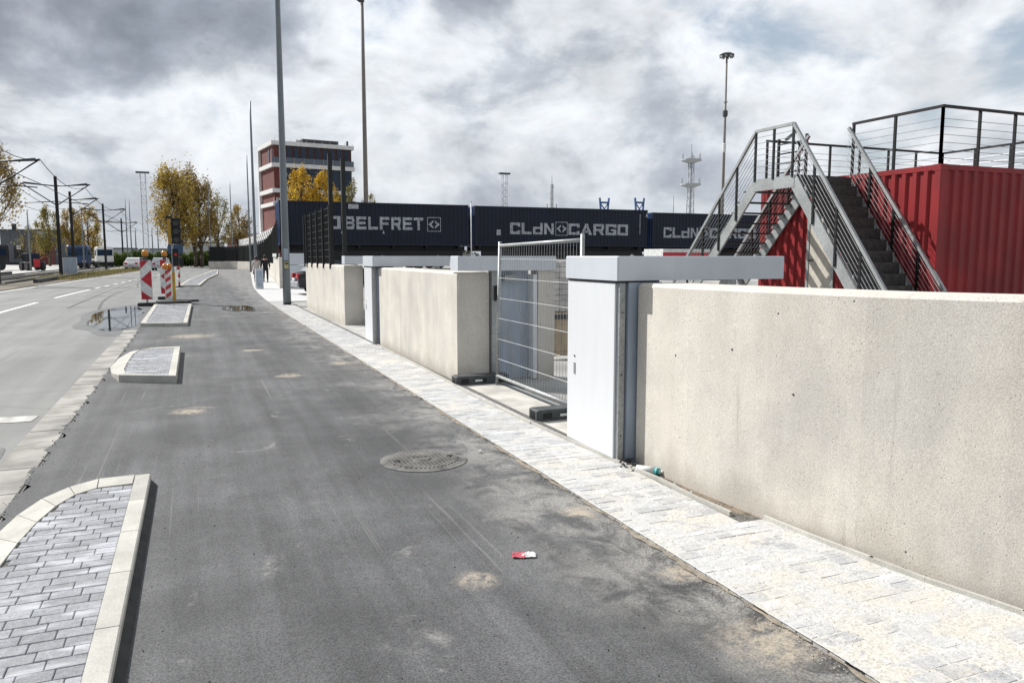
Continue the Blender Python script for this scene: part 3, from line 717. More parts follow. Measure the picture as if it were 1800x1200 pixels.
# ------------------------------------------------------------------ lighting columns along the wall
def column(x, y, h, r0, r1, label, hatch=False, group='grey lighting columns along the wall', mat='column'):
    t = thing('lighting_column', (x, y, 0), label, 'lamp post', group)
    segs = 6; mb = MB()
    mb.lathe([(r0 + (r1-r0)*k/segs, .12+(h-.12)*k/segs) for k in range(segs+1)], n=14); mb.build('shaft', M[mat], t, True)
    MB().lathe([(r0*1.02, 0), (r0*1.02, .12)], n=14).build('base_sleeve', M['rubber'], t, True)
    if hatch:
        MB().box((-.07,-r0-.02,1.55),(.07,-r0*.8,1.95)).build('inspection_door', M['bluegrey'], t)
        MB().box((-.06,-r0-.03,1.28),(.06,-r0*.85,1.5)).build('notice', simple('yellowed_notice',(.42,.40,.18),.6), t)
        MB().box((-.055,-r0-.034,1.42),(.055,-r0-.0305,1.47)).build('notice_print', M['black'], t)
    return t
column(2.93,27.5,12.5,.135,.07,'thick grey lighting column on the pavement rising out of the top of the view', True)
column(4.05,57.2,12.3,.12,.055,'slim lighting column directly behind the two walkers and the grey bollard box')
column(*camxy(443,82),12.2,.11,.05,'lighting column just left of the one behind the walkers, shorter looking')
column(*camxy(412,108),11.8,.10,.05,'lighting column standing alone where the path meets the far white wall')
column(*camxy(374,112),12.8,.09,.05,'thin lighting column at the right edge of the big golden trees')

# ------------------------------------------------------------------ bollard box and walkers
t = thing('bollard_box', (3.1,41.9,0), 'squat grey steel box standing on the pale pavement in front of two walkers', 'bollard', rz=.15)
MB().bbox((-.19,-.12,0),(.19,.12,1.08),.015).build('casing', M['cap'], t); MB().box((-.15,-.126,.15),(.15,-.121,.95)).build('door', M['bluegrey'], t); MB().box((-.2,-.13,1.081),(.2,.13,1.1)).build('lid', M['galv'], t)

def skin_mesh(name, verts, edges, radii, mat, parent, root=0, sub=1):
    me = bpy.data.meshes.new(name); me.from_pydata(verts, edges, []); o = bpy.data.objects.new(name, me); COL.objects.link(o)
    md = o.modifiers.new('skin', 'SKIN'); lay = me.skin_vertices[0].data if me.skin_vertices else None
    if lay is None:
        bpy.context.view_layer.objects.active = o; bpy.ops.mesh.customdata_skin_add(); lay = me.skin_vertices[0].data
    for i, rr in enumerate(radii): lay[i].radius = rr if isinstance(rr, tuple) else (rr, rr); lay[i].use_root = (i == root)
    sb = o.modifiers.new('sub', 'SUBSURF'); sb.levels = sub; sb.render_levels = sub
    dg = bpy.context.evaluated_depsgraph_get(); nm = bpy.data.meshes.new_from_object(o.evaluated_get(dg))
    o.modifiers.clear(); o.data = nm; nm.name = name; nm.materials.clear(); nm.materials.append(mat)
    for p in nm.polygons: p.use_smooth = True
    o.parent = parent; return o
def walker(x, y, rz, label, coat, trousers, skirt, h=1.7, phase=1):
    t = thing('person', (x, y, 0), label, 'person', 'two people walking away on the pavement', rz)
    k = h/1.7; f = .16*phase
    V = [(0,0,.92),(0,0,1.10),(0,.01,1.28),(0,.0,1.42),(0,0,1.50),(0,.015,1.56),(0,.02,1.64),
         (.10,0,.88),(.11,f*.7,.50),(.11,f*.4-.02,.09),(.11,f*.4+.10,.04),
         (-.10,0,.88),(-.11,-f*.3,.50),(-.11,-f*1.5,.13),(-.11,-f*1.5+.10,.05),
         (.19,0,1.40),(.25,-f*.5,1.14),(.26,-f*.3+.05,.90),(-.19,0,1.40),(-.25,f*.4,1.14),(-.26,f*.6+.05,.90)]
    E = [(0,1),(1,2),(2,3),(3,4),(4,5),(5,6),(0,7),(7,8),(8,9),(9,10),(0,11),(11,12),(12,13),(13,14),(3,15),(15,16),(16,17),(3,18),(18,19),(19,20)]
    rd = [(.15,.11),(.14,.10),(.16,.11),(.14,.09),.052,.085,.085,.085,.06,.042,.035,.085,.06,.042,.035,.06,.045,.033,.06,.045,.033]
    body = skin_mesh('body', [(a*k,b*k,c*k) for a,b,c in V], E, rd, M['skin'], t)
    # coat: torso and sleeves, a little fuller than the body
    V2 = [(0,0,.86),(0,0,1.08),(0,.01,1.27),(0,0,1.43),(.19,0,1.405),(.25,-f*.5,1.14),(.262,-f*.3+.04,.95),(-.19,0,1.405),(-.25,f*.4,1.14),(-.262,f*.6+.04,.95)]
    E2 = [(0,1),(1,2),(2,3),(3,4),(4,5),(5,6),(3,7),(7,8),(8,9)]
    skin_mesh('coat', [(a*k,b*k,c*k) for a,b,c in V2], E2, [(.20,.15),(.18,.14),(.20,.14),(.15,.105),.078,.062,.05,.078,.062,.05], coat, t)
    V3 = [(0,0,.90),(.10,0,.84),(.11,f*.7,.50),(.11,f*.4-.02,.13),(-.10,0,.84),(-.11,-f*.3,.50),(-.11,-f*1.5,.17)]
    skin_mesh('trousers', [(a*k,b*k,c*k) for a,b,c in V3], [(0,1),(1,2),(2,3),(0,4),(4,5),(5,6)], [(.16,.12),.098,.072,.062,.098,.072,.062], trousers, t)
    if skirt: MB().lathe([(.25,.55*k),(.22,.75*k),(.18,.95*k)], n=14).build('skirt', skirt, t, True)
    hm = MB().lathe([(.03,1.50*k),(.085,1.52*k),(.105,1.60*k),(.10,1.68*k),(.06,1.735*k),(.01,1.75*k)], (0,.005,0), 12); hm.build('hair', M['hair'], t, True)
    for s, yy in ((1,f*.4+.04),(-1,-f*1.5+.04)):
        MB().lathe([(.045,.0),(.05,.04),(.04,.1)], (.11*s,yy-.03,.0 if s > 0 else .04), 10).box((.11*s-.045,yy-.02,.002 if s > 0 else .03),(.11*s+.045,yy+.17,.06 if s > 0 else .09)).build('shoe', M['shoe'], t)
    for s, yy in ((1,-f*.3+.05),(-1,f*.6+.05)):
        hb = MB()
        for q in range(4): hb.tube((.262*s*k+(q-1.5)*.006,yy+(q-1.5)*.017,.85*k),(.255*s*k,yy+(q-1.5)*.02+.01,(.775-(.012 if q in (0,3) else 0))*k),.009,.007,n=5)
        hb.tube((.25*s*k,yy+.03,.86*k),(.235*s*k,yy+.065,.81*k),.01,.008,n=5); hb.bbox((.262*s*k-.016,yy-.04,.83*k),(.262*s*k+.016,yy+.04,.92*k),.01)
        hb.build('hand', M['skin'], t)
    return t
walker(3.78,53.0,-.1,'person in a pale jacket and dark red skirt walking away on the pavement',M['coatpale'],M['jeans'],M['maroon'],1.64,1)
walker(4.32,52.8,-.05,'person in black coat and black trousers walking away beside the wall',M['coatblack'],M['coatblack'],None,1.74,-1)

# ------------------------------------------------------------------ road works: beacons and temporary light
def beacon(x, y, label, h0=.22, h1=1.56, w=.36, rz=0., lamp=True):
    t = thing('warning_beacon', (x, y, 0), label, 'beacon', 'red and white road work beacons', rz)
    MB().bbox((-.3,-.2,0),(.3,.2,.12),.02).build('foot', M['rubber'], t)
    MB().box((-.03,-.02,.12),(.03,.02,h0+.02)).build('stem', M['galv'], t)
    MB().bbox((-w/2,-.02,h0),(w/2,.02,h1),.004).build('board', M['signwhite'], t)
    H = h1-h0; a = w
    def st(pts): 
        return MB().slab(pts, (-w/2,-.0235,h0), (1,0,0), (0,0,1), (0,1,0), .003)
    e = .015
    st([(e,H-e),(w*.75,H-e),(e,H-.30)]).build('stripe', M['signred'], t)
    st([(e,H*.52),(w-e,H*.52+.30),(w-e,H*.52-.30)]).build('stripe', M['signred'], t)
    st([(e,.30),(w-e,.04),(w-e,e),(e,e)]).build('stripe', M['signred'], t)
    if lamp:
        MB().box((-.06,-.05,h1),(.06,.05,h1+.12)).build('battery_box', M['darkplastic'], t)
        MB().lathe([(.05,.0),(.1,.03),(.105,.16),(.07,.21),(.02,.22)], (0,0,h1+.12), 14).build('lamp', M['amber'], t, True)
    return t
beacon(-1.52,29.0,'red and white arrow beacon with amber lamp nearest the puddle')
beacon(-1.06,33.2,'red and white arrow beacon with amber lamp half behind the temporary traffic light')
t = thing('warning_board', (-.9,30.6,0), 'leaning red and white striped board with twin amber lamps beside the yellow signal post', 'warning board', rz=.9)
MB().bbox((-.14,-.015,.1),(.14,.015,1.2),.004).build('board', M['signwhite'], t)
for k in range(4): MB().slab([(.0,.08+k*.28),(.28,.2+k*.28),(.28,.34+k*.28),(.0,.22+k*.28)], (-.14,-.018,.1), (1,0,0), (0,0,1), (0,1,0), .003).build('stripe', M['signred'], t)
for s in (-.11,.11): MB().lathe([(.05,0),(.1,.03),(.1,.15),(.06,.2)], (s,0,1.22), 12).build('lamp', M['amber'], t, True)
MB().bbox((-.45,-.2,0),(.45,.2,.1),.02).build('foot', M['rubber'], t)
MB().bbox((.2,.06,.1),(.3,.09,1.05),.004).build('brace', M['chrome'], t)
t = thing('temporary_traffic_light', (-.68,29.7,0), 'temporary traffic light with black three lens head on a yellow post', 'traffic light')
MB().bbox((-.55,-.35,0),(.55,.35,.12),.02).build('foot', M['rubber'], t)
MB().box((-.05,-.05,.12),(.05,.05,1.15)).build('lower_post', M['yellow'], t); MB().box((-.035,-.035,1.15),(.035,.035,2.2)).build('upper_post', M['galv'], t)
MB().box((-.12,-.06,2.1),(-.02,.12,3.0)).build('backing_rail', M['yellow'], t); MB().bbox((-.17,-.08,3.0),(.03,.14,3.08),.01).build('rail_cap', M['black'], t)
hd = MB().bbox((0,-.12,2.12),(.3,.1,3.02),.02).build('signal_head', M['black'], t)
for k in range(3):
    zc = 2.28 + k*.29
    MB().tube((.15,-.121,zc),(.15,-.128,zc),.1,n=16).build('lens', M['lens'], hd)
    vs = []; fs = []; n = 12
    for i in range(n+1):
        a = math.pi*(-.15 + 1.3*i/n)
        for yy, rr in ((-.12,.115),(-.32,.11)): vs.append((.15+rr*math.cos(a), yy, zc+rr*math.sin(a)))
    fs = [(2*i,2*i+1,2*i+3,2*i+2) for i in range(n)]
    vv = MB().add(vs, fs).build('visor', M['black'], hd); sm = vv.modifiers.new('solid','SOLIDIFY'); sm.thickness = .006
MB().bbox((.0,-.1,1.35),(.2,.1,1.95),.02).build('control_box', M['black'], t); MB().tube((.1,-.105,1.75),(.1,-.12,1.75),.05,n=12).build('repeater_lens', M['tail'], t)
t = thing('striped_post', (-.78,45.9,0), 'slim red and white banded delineator post at the tip of the far island', 'post')
MB().lathe([(.2,0),(.18,.06),(.06,.08)], n=14).build('foot', M['rubber'], t, True)
for k in range(5): MB().tube((0,0,.08+k*.22),(0,0,.3+k*.22),.05,n=12).build('band', M['signred'] if k % 2 == 0 else M['signwhite'], t, True)
t = thing('road_sign', (*camxy(318,60),0), 'small dark round sign on a post behind the temporary traffic light', 'road sign')
MB().tube((0,0,0),(0,0,1.3),.035,n=8).build('post', M['galv'], t, True); MB().box((-.3,-.05,1.0),(.3,.05,1.5)).build('sign_back', M['black'], t)
t = thing('direction_sign', (*camxy(314,95),0), 'blue direction board on a grey post in front of the golden trees', 'road sign', rz=.1)
MB().tube((0,0,0),(0,0,4.4),.07,n=8).build('post', M['galv'], t, True); MB().box((-.95,-.1,2.0),(.75,-.04,3.1)).build('board', M['blue'], t)

# ------------------------------------------------------------------ manhole, litter, small debris
t = thing('manhole_cover', (1.70,6.05,.014), 'round ribbed iron manhole cover set in the dark cycle path', 'manhole cover')
MB().lathe([(.36,-.02),(.36,.004),(.325,.006)], n=40).build('frame', M['iron'], t)
MB().lathe([(.315,-.02),(.315,.008),(.30,.010)], n=40).build('lid', M['iron'], t)
for k in range(17):
    xx = -.27+k*.034; hh = math.sqrt(max(0,.285**2-xx*xx))
    if abs(xx) < .07: 
        MB().box((xx-.008,.07,.0105),(xx+.008,hh,.018)).build('rib', M['iron'], t); MB().box((xx-.008,-hh,.0105),(xx+.008,-.07,.018)).build('rib', M['iron'], t)
    else: MB().box((xx-.008,-hh,.0105),(xx+.008,hh,.018)).build('rib', M['iron'], t)
MB().lathe([(.06,.0105),(.055,.018)], n=16).build('boss', M['iron'], t)
for a in (0,math.pi): MB().box((.2,-.02,.0185),(.25,.02,.02),Matrix.Rotation(a,4,'Z')).build('lifting_slot', M['black'], t)
t = thing('litter_wrapper', (1.66,3.85,.014), 'crumpled red and white wrapper lying on the dark cycle path', 'litter', rz=-.3)
r = random.Random(4)
def crumple(nx, ny, sx, sy, h, seed, ox=0):
    r = random.Random(seed); vs = [((i/nx-.5)*sx+r.uniform(-.004,.004)+ox, (j/ny-.5)*sy+r.uniform(-.004,.004), r.uniform(.003,h)) for j in range(ny+1) for i in range(nx+1)]
    return MB().add(vs, [(j*(nx+1)+i, j*(nx+1)+i+1, (j+1)*(nx+1)+i+1, (j+1)*(nx+1)+i) for j in range(ny) for i in range(nx)])
crumple(6,5,.075,.08,.011,5,-.03).build('red_half', simple('faded_pink_print',(.45,.07,.10),.5,0,.3,40), t); crumple(6,5,.06,.075,.011,6,.034).build('white_half', M['signwhite'], t); crumple(4,3,.03,.03,.016,8,.0).build('white_fold', M['signwhite'], t)
t = thing('plastic_bottle', (3.20,4.97,.05), 'crushed clear plastic bottle with teal end at the foot of the nearest wall', 'bottle', rz=-.9)
MB().tube((-.1,0,.0),(.06,0,.0),.031,.031,n=12).tube((.06,0,0),(.10,0,0),.031,.014,n=12).tube((.1,0,0),(.115,0,0),.014,.014,n=12).build('body', simple('clear_plastic',(.62,.64,.63),.2), t, True)
MB().tube((.05,0,0),(.085,0,0),.0325,.025,n=12).build('teal_band', simple('teal_plastic',(.02,.33,.34),.3), t, True)
rub = MB(); r = random.Random(12)
def rock(mb, x, y, z, s, r):
    vs = []; base = [(1,0,0),(-1,0,0),(0,1,0),(0,-1,0),(0,0,1),(0,0,-1)]
    vs = [(x+s*a*r.uniform(.7,1.2), y+s*b*r.uniform(.7,1.2), z+s*c*r.uniform(.5,.9)) for a, b, c in base]
    mb.add(vs, [(0,2,4),(2,1,4),(1,3,4),(3,0,4),(2,0,5),(1,2,5),(3,1,5),(0,3,5)])
for k in range(150): rock(rub, 3.165+r.gauss(0,.03), 5.2+r.gauss(0,.08), .02+abs(r.gauss(0,.018)), r.uniform(.008,.022), r)
tag(rub.build('asphalt_rubble', M['rubber']), kind='stuff')
gr = MB()
for k in range(900):
    yy = r.uniform(2,7); rock(gr, r.gauss(2.4,.05)+bend(yy), yy, .017, r.uniform(.002,.005), r)
for k in range(500): rock(gr, r.uniform(3.12,3.26), r.uniform(3.75,6.2), .02, r.uniform(.002,.007), r)
for k in range(2500): rock(gr, r.uniform(2.45,3.5), r.uniform(1.9,6), .036, r.uniform(.0015,.004), r)
tag(gr.build('grit', M['sand']), kind='stuff')
crumb = MB()
for k in range(130):
    yy = r.uniform(4.5,10); rock(crumb, -1.235+r.gauss(0,.022), yy, .013, r.uniform(.003,.008), r)
for k in range(200): rock(crumb, r.uniform(-.3,2.2), r.uniform(2.2,8), .014, r.uniform(.002,.006), r)
tag(crumb.build('asphalt_crumbs', M['rubber']), kind='stuff')
for (x, y, s, w) in ((3.2,4.62,.028,'pale stone in the soil near the bottle'),(3.22,4.45,.016,'small pale stone in the soil strip right of the bottle'),(2.22,6.1,.025,'stone lying on the path edge beside the manhole cover')):
    mb = MB(); rock(mb, 0, 0, s*.6, s, r); o = mb.build('stone', M['block']); o.location = (x, y, .015); tag(o, w, 'stone')

# ------------------------------------------------------------------ corrugated containers
def corr(p0, u, nrm, length, z0, z1, pitch, depth, mb=None):
    """vertical corrugation from p0 along u, recessed by depth against the outward normal nrm"""
    mb = mb or MB(); p0 = Vector(p0); u = Vector(u); nrm = Vector(nrm); n = max(1, round(length/pitch)); pt = length/n; prof = []
    for k in range(n): prof += [(k*pt,0),(k*pt+pt*.36,0),(k*pt+pt*.5,-depth),(k*pt+pt*.86,-depth)]
    prof.append((length, 0)); vs = []
    for a, d in prof:
        q = p0 + u*a + nrm*d; vs += [(q.x,q.y,z0),(q.x,q.y,z1)]
    fs = [(2*i,2*i+2,2*i+3,2*i+1) for i in range(len(prof)-1)]
    return mb.add(vs, fs)
def container(x0, y0, z0, L_, Wd, H, mat, label, group, cat='shipping container', endmat=None, pitch=.28, door_end='right', name='shipping_container'):
    """long side along X facing -Y"""
    t = thing(name, (x0, y0, z0), label, cat, group); endmat = endmat or mat; p = .11
    corr((p,0,0),(1,0,0),(0,-1,0),L_-2*p,.14,H-.1,pitch,.036).build('side_panel', mat, t)
    corr((L_-p,Wd,0),(-1,0,0),(0,1,0),L_-2*p,.14,H-.1,pitch,.036).build('side_panel', mat, t)
    corr((0,Wd-p,0),(0,-1,0),(-1,0,0),Wd-2*p,.14,H-.1,pitch*.9,.045).build('end_panel', endmat, t)
    corr((L_,p,0),(0,1,0),(1,0,0),Wd-2*p,.14,H-.1,pitch*.9,.045).build('end_panel', endmat, t)
    MB().box((.02,.02,H-.06),(L_-.02,Wd-.02,H-.02)).build('roof', mat, t); MB().box((.05,.05,.05),(L_-.05,Wd-.05,.14)).build('floor', M['black'], t)
    for yy in (-.006, Wd-.06):
        MB().box((0,yy,H-.1),(L_,yy+.066,H)).build('top_rail', mat, t); MB().box((0,yy,0),(L_,yy+.066,.139)).build('bottom_rail', mat, t)
    for xx in (-.005, L_-.055):
        MB().box((xx,.062,H-.102),(xx+.06,Wd-.062,H-.002)).build('top_rail', endmat, t); MB().box((xx,.062,.002),(xx+.06,Wd-.062,.137)).build('bottom_rail', endmat, t)
    for xx in (-.008, L_-.11):
        for yy in (-.009, Wd-.11):
            MB().box((xx,yy,.12),(xx+.118,yy+.119,H-.098)).build('corner_post', mat, t)
    for xx in (-.012, L_-.166):
        for yy in (-.012, Wd-.15):
            for zz in (-.004, H-.118): MB().box((xx,yy,zz),(xx+.178,yy+.162,zz+.122)).build('corner_casting', mat, t)
    return t
YC = 47.7
gn = 'navy containers parked in a row behind the walls'
c1 = container(4.8,YC,2.35,11.8,2.44,2.62,M['navy'],'navy container with COBELFRET lettering partly behind the mesh fence',gn,endmat=M['navy_sunlit'])
c2 = container(17.05,YC,2.35,13.1,2.44,2.60,M['navy'],'navy container with CLdN CARGO lettering in the middle of the row',gn,endmat=M['navy_sunlit'])
c3 = container(30.55,YC-.05,2.30,12.6,2.44,2.50,M['navy'],'navy container with CLdN CARGO lettering seen through the steel stairs',gn,endmat=M['navy_sunlit'])
# block lettering
def rect(a,b,c,d): return [(a,b),(c,b),(c,d),(a,d)]
s_ = .26; v_ = .22
GL = {
 'C': [rect(0,0,s_,1), rect(s_,0,1,v_), rect(s_,1-v_,1,1), rect(.76,v_,1,.34), rect(.76,.66,1,1-v_)],
 'O': [rect(0,0,s_,1), rect(1-s_,0,1,1), rect(s_,0,1-s_,v_), rect(s_,1-v_,1-s_,1)],
 'B': [rect(0,0,s_,1), rect(s_,0,.92,v_), rect(s_,1-v_,.92,1), rect(s_,.4,.9,.6), rect(.74,v_,1,.42), rect(.74,.58,1,1-v_)],
 'E': [rect(0,0,s_,1), rect(s_,0,1,v_), rect(s_,1-v_,1,1), rect(s_,.4,.92,.6)],
 'L': [rect(0,0,s_,1), rect(s_,0,1,v_)],
 'F': [rect(0,0,s_,1), rect(s_,1-v_,1,1), rect(s_,.38,.9,.58)],
 'R': [rect(0,0,s_,1), rect(s_,1-v_,1,1), rect(s_,.36,.92,.56), rect(.74,.56,1,1-v_), [(.52,.36),(.72,0),(1.02,0),(.82,.36)]],
 'T': [rect(0,1-v_,1,1), rect(.37,0,.63,1-v_)],
 'd': [rect(.74,0,1,1), rect(0,0,.74,.18), rect(0,.48,.74,.66), rect(0,.18,.24,.48)],
 'N': [rect(0,0,.25,1), rect(.75,0,1,1), [(.25,1),(.25,.66),(.75,0),(.75,.34)]],
 'A': [[(0,0),(.27,0),(.62,1),(.38,1)], [(1,0),(.73,0),(.5,.68),(.62,1)], rect(.28,.2,.72,.38)],
 'G': [rect(0,0,s_,1), rect(s_,0,1,v_), rect(s_,1-v_,1,1), rect(.76,v_,1,.54), rect(.5,.38,.76,.54), rect(.78,.68,1,1-v_)],
 'S': [rect(0,0,1,v_), rect(0,.4,1,.6), rect(0,1-v_,1,1), rect(0,.6,s_,1-v_), rect(1-s_,v_,1,.4)],
 'I': [rect(.35,0,.65,1)], 'D': [rect(0,0,s_,1), rect(s_,0,.85,v_), rect(s_,1-v_,.85,1), rect(.74,.15,1,.85)],
}
def clip(poly, x0, x1):
    for sgn, lim in ((1, x0), (-1, x1)):
        out = []
        for p, q in zip(poly, poly[1:]+poly[:1]):
            a, b = sgn*(p[0]-lim) >= 0, sgn*(q[0]-lim) >= 0
            if a: out.append(p)
            if a != b: f = (lim-p[0])/(q[0]-p[0]); out.append((lim, p[1]+(q[1]-p[1])*f))
        poly = out
        if len(poly) < 3: return []
    return poly
def painted(polys, name, parent, mat, L_, pitch=.28, p=.11, depth=.036):
    """flat paint laid on the ribs of a container side: each outline is cut at the ribs and lies on them"""
    mb = MB(); n = max(1, round((L_-2*p)/pitch)); pt = (L_-2*p)/n
    for poly in polys:
        x0, x1 = min(q[0] for q in poly), max(q[0] for q in poly)
        for k in range(int((x0-p)/pt)-1, int((x1-p)/pt)+2):
            s = p+k*pt
            for f0, f1, d0, d1 in ((0,.36,0,0),(.36,.5,0,depth),(.5,.86,depth,depth),(.86,1,depth,0)):
                a, b = s+f0*pt, s+f1*pt; c = clip(list(poly), a, b)
                if len(c) >= 3: mb.poly([(x, d0+(d1-d0)*(x-a)/(b-a)-.004, z) for x, z in c])
    return mb.build(name, mat, parent)
def glyphs(word, x, z, adv, wch, h):
    return [[(x+i*adv+a*wch, z+b*h) for a, b in pl] for i, ch in enumerate(word) for pl in GL.get(ch, [])]
def lettering(word, x, z, adv, wch, h, parent, mat, y=-.012, name='lettering', t=.006, L_=None):
    if L_:
        for i, ch in enumerate(word): painted(glyphs(ch, x+i*adv, z, adv, wch, h), 'letter', parent, mat, L_)
        return
    mb = MB(); q = 0
    for ch in word:
        for k, pl in enumerate(GL.get(ch, [])):
            mb.slab([(a*wch, b*h) for a, b in pl], (x+q*adv, y-t-(k % 3)*.0011, z), (1,0,0), (0,0,1), (0,1,0), t)
        q += 1
    return mb.build(name, mat, parent)
def Xat(px): return YC*math.tan(math.atan((px-900)/1358.3)+R(22.405))
lettering('C', Xat(557)-4.8, .98, .9, .62, .78, c1, M['letter'], L_=11.8)
xo = Xat(579)-4.8; adv = (Xat(748)-Xat(607))/7
lettering('O', xo, .98, .9, .72, .78, c1, M['letter'], L_=11.8); lettering('BELFRET', Xat(607)-4.8, 0.98, adv, adv*.84, .78, c1, M['letter'], L_=11.8)
def logo(x, z, s, parent, L_):
    w = .035*s/.8; c = s/2; ps = [rect(0,0,s,w), rect(0,s-w,s,s), rect(0,w,w,s-w), rect(s-w,w,s,s-w)]
    for sg in (-1,1):
        for v in (-1,1): ps.append([(c+sg*.06*s, c+v*.30*s),(c+sg*.42*s, c),(c+sg*.22*s, c),(c+sg*.06*s, c+v*.14*s)])
    return painted([[(x+a, z+b) for a, b in p] for p in ps], 'emblem', parent, M['letter'], L_)
logo(Xat(752)-4.8, 0.90, .9, c1, 11.8)
MB().box((Xat(614)-4.8,-.02,2.22),(Xat(632)-4.8,-.012,2.5)).build('number_plate', M['letter'], c1)
for px in (600, 673): MB().slab([(0,0),(.14,0),(.07,.24)], (Xat(px)-4.8,-.02,.72),(1,0,0),(0,0,1),(0,1,0),.006).build('warning_mark', M['letter'], c1)
def cldn(c, x0, pxs, z, h, L_):
    a0 = Xat(pxs[0])-x0; a1 = Xat(pxs[1])-x0; b0 = Xat(pxs[2])-x0; b1 = Xat(pxs[3])-x0
    ad = (a1-a0)/4; lettering('CLdN', a0, z, ad, ad*.86, h, c, M['letter'], L_=L_); ad = (b1-b0)/5; lettering('CARGO', b0, z, ad, ad*.88, h, c, M['letter'], L_=L_)
    logo(a1+.02, z-.06, (b0-a1)*.92, c, L_)
cldn(c2, 17.05, (897,976,999,1106), .80, .76, 13.1); cldn(c3, 30.55, (1165,1228,1246,1328), .72, .74, 12.6)
MB().box((Xat(873)-17.05,-.02,.72),(Xat(880)-17.05,-.012,1.08)).build('number_plate', M['letter'], c2)
for k in range(9): MB().box((12.7-17.05+Xat(1123)-12.7,-.02,.9+k*.16),(Xat(1124.5)-17.05,-.012,1.0+k*.16)).build('serial_mark', M['letter'], c2)
for px in (1125,): MB().slab([(0,0),(.2,0),(.1,.3)], (Xat(px)-17.05+.4,-.02,2.12),(1,0,0),(0,0,1),(0,1,0),.006).build('warning_mark', M['letter'], c2)
# the trailers under the containers
def trailer(x0, L_, label):
    t = thing('container_trailer', (x0, YC, .9), label, 'trailer', 'trailers under the navy containers')
    MB().box((.1,.5,1.12),(L_-.1,.7,1.43)).box((.1,1.75,1.12),(L_-.1,1.95,1.43)).build('chassis_beam', M['black'], t)
    for k in range(6): MB().box((.3+k*(L_-1)/5,.05,1.3),(.42+k*(L_-1)/5,2.4,1.439)).build('cross_member', M['black'], t)
    MB().box((.4,-.03,.55),(L_-.4,.0,1.12)).build('side_guard', M['black'], t); MB().box((-.25,.0,.75),(-.05,2.44,.95)).build('bumper', M['signwhite'], t)
    for k in range(3):
        for yy in (.02, 2.1): MB().tube((L_-2-k*1.35,yy,.5),(L_-2-k*1.35,yy+.32,.5),.5,n=18).build('wheel', M['rubber'], t)
    for yy in (.5,1.9): MB().box((2.2,yy,.0),(2.34,yy+.14,1.12)).build('landing_leg', M['galv'], t)
trailer(4.8,11.8,'dark trailer under the COBELFRET container'); trailer(17.05,13.1,'dark trailer under the middle CLdN container'); trailer(30.55,12.6,'dark trailer under the container behind the stairs')
t = thing('marker_pole', (*camxy(829,47.5),0), 'thin white pole standing between two navy containers', 'pole')
MB().tube((0,0,0),(0,0,4.95),.035,n=8).build('shaft', M['signwhite'], t, True); MB().tube((0,0,4.95),(0,0,5.0),.045,n=8).build('tip', M['galv'], t)

# ------------------------------------------------------------------ red site containers with a roof terrace
RX, RY, RZ = 12.9, 10.4, .5; RH = 2.9
gred = 'red site containers side by side'
ra = container(RX,RY,RZ,6.06,2.43,RH,M['red'],'red corrugated site container nearest the camera under the roof railing',gred,'site container',pitch=.26,name='site_container')
rb = container(RX,RY+2.45,RZ,6.06,2.43,RH,M['red'],'red corrugated site container behind the first, with the pale door under the stairs',gred,'site container',pitch=.26,name='site_container')
for c in (ra, rb):
    for i, (xx, yy) in enumerate(((.05,.05),(5.7,.05),(.05,2.0),(5.7,2.0))): MB().box((xx,yy,-.5),(xx+.3,yy+.36,-.006)).build('support_block', M['kerb'], c)
dr = MB().box((-.03,.08,.16),(.02,.74,2.16)).build('door', simple('shaded_cream_door_paint',(.46,.43,.37),.5), rb); MB().tube((-.06,.61,1.1),(-.06,.72,1.1),.015,n=8).build('handle', M['black'], dr)  # pale door colour darkened to carry the shade under the stairs
MB().box((-.045,.0,.12),(-.006,.075,2.22)).box((-.045,.745,.12),(-.006,.82,2.22)).box((-.045,.0,2.225),(-.006,.82,2.29)).build('door_frame', M['galv'], dr)
MB().box((-.05,1.75,.6),(-.012,1.95,.85)).build('meter_box', M['signwhite'], ra)
# roof railing
def railing(name, segs, zb, h, mat_post, mat_rail, label, wires=6, post=1.05, rail_w=.05, cat='railing', posts_ends=(True, True), wmat='galv'):
    t = thing(name, (*segs[0][0], zb), label, cat)
    for (a, b) in segs:
        a = Vector((*a, 0)); b = Vector((*b, 0)); L_ = (b-a).length; n = max(1, round(L_/post))
        for k in range(n+1):
            p = a.lerp(b, k/n); MB().bar((p.x,p.y,zb),(p.x,p.y,zb+h-.02),.04,.05).build('post', mat_post, t, world=True)
        d = (b-a).normalized()*.03
        MB().bar((a.x-d.x,a.y-d.y,zb+h),(b.x+d.x,b.y+d.y,zb+h),rail_w,.05).build('handrail', mat_rail, t, world=True)
        for q in range(wires):
            z = zb + .12 + q*(h-.2)/wires; MB().tube((a.x,a.y,z),(b.x,b.y,z),.0055,n=5).build('wire', M[wmat], t, world=True)
    return t
zr = RZ+RH
railing('roof_railing', [((RX+.05,RY+2.15),(RX+.05,RY+.06)), ((RX+.05,RY+.06),(RX+6.0,RY+.06)), ((RX+6.0,RY+.06),(RX+6.0,RY+4.8)), ((RX+6.0,RY+4.8),(RX+.05,RY+4.8))], zr, 1.06, M['black'], M['black'], 'black wire railing round the flat roof of the red containers')
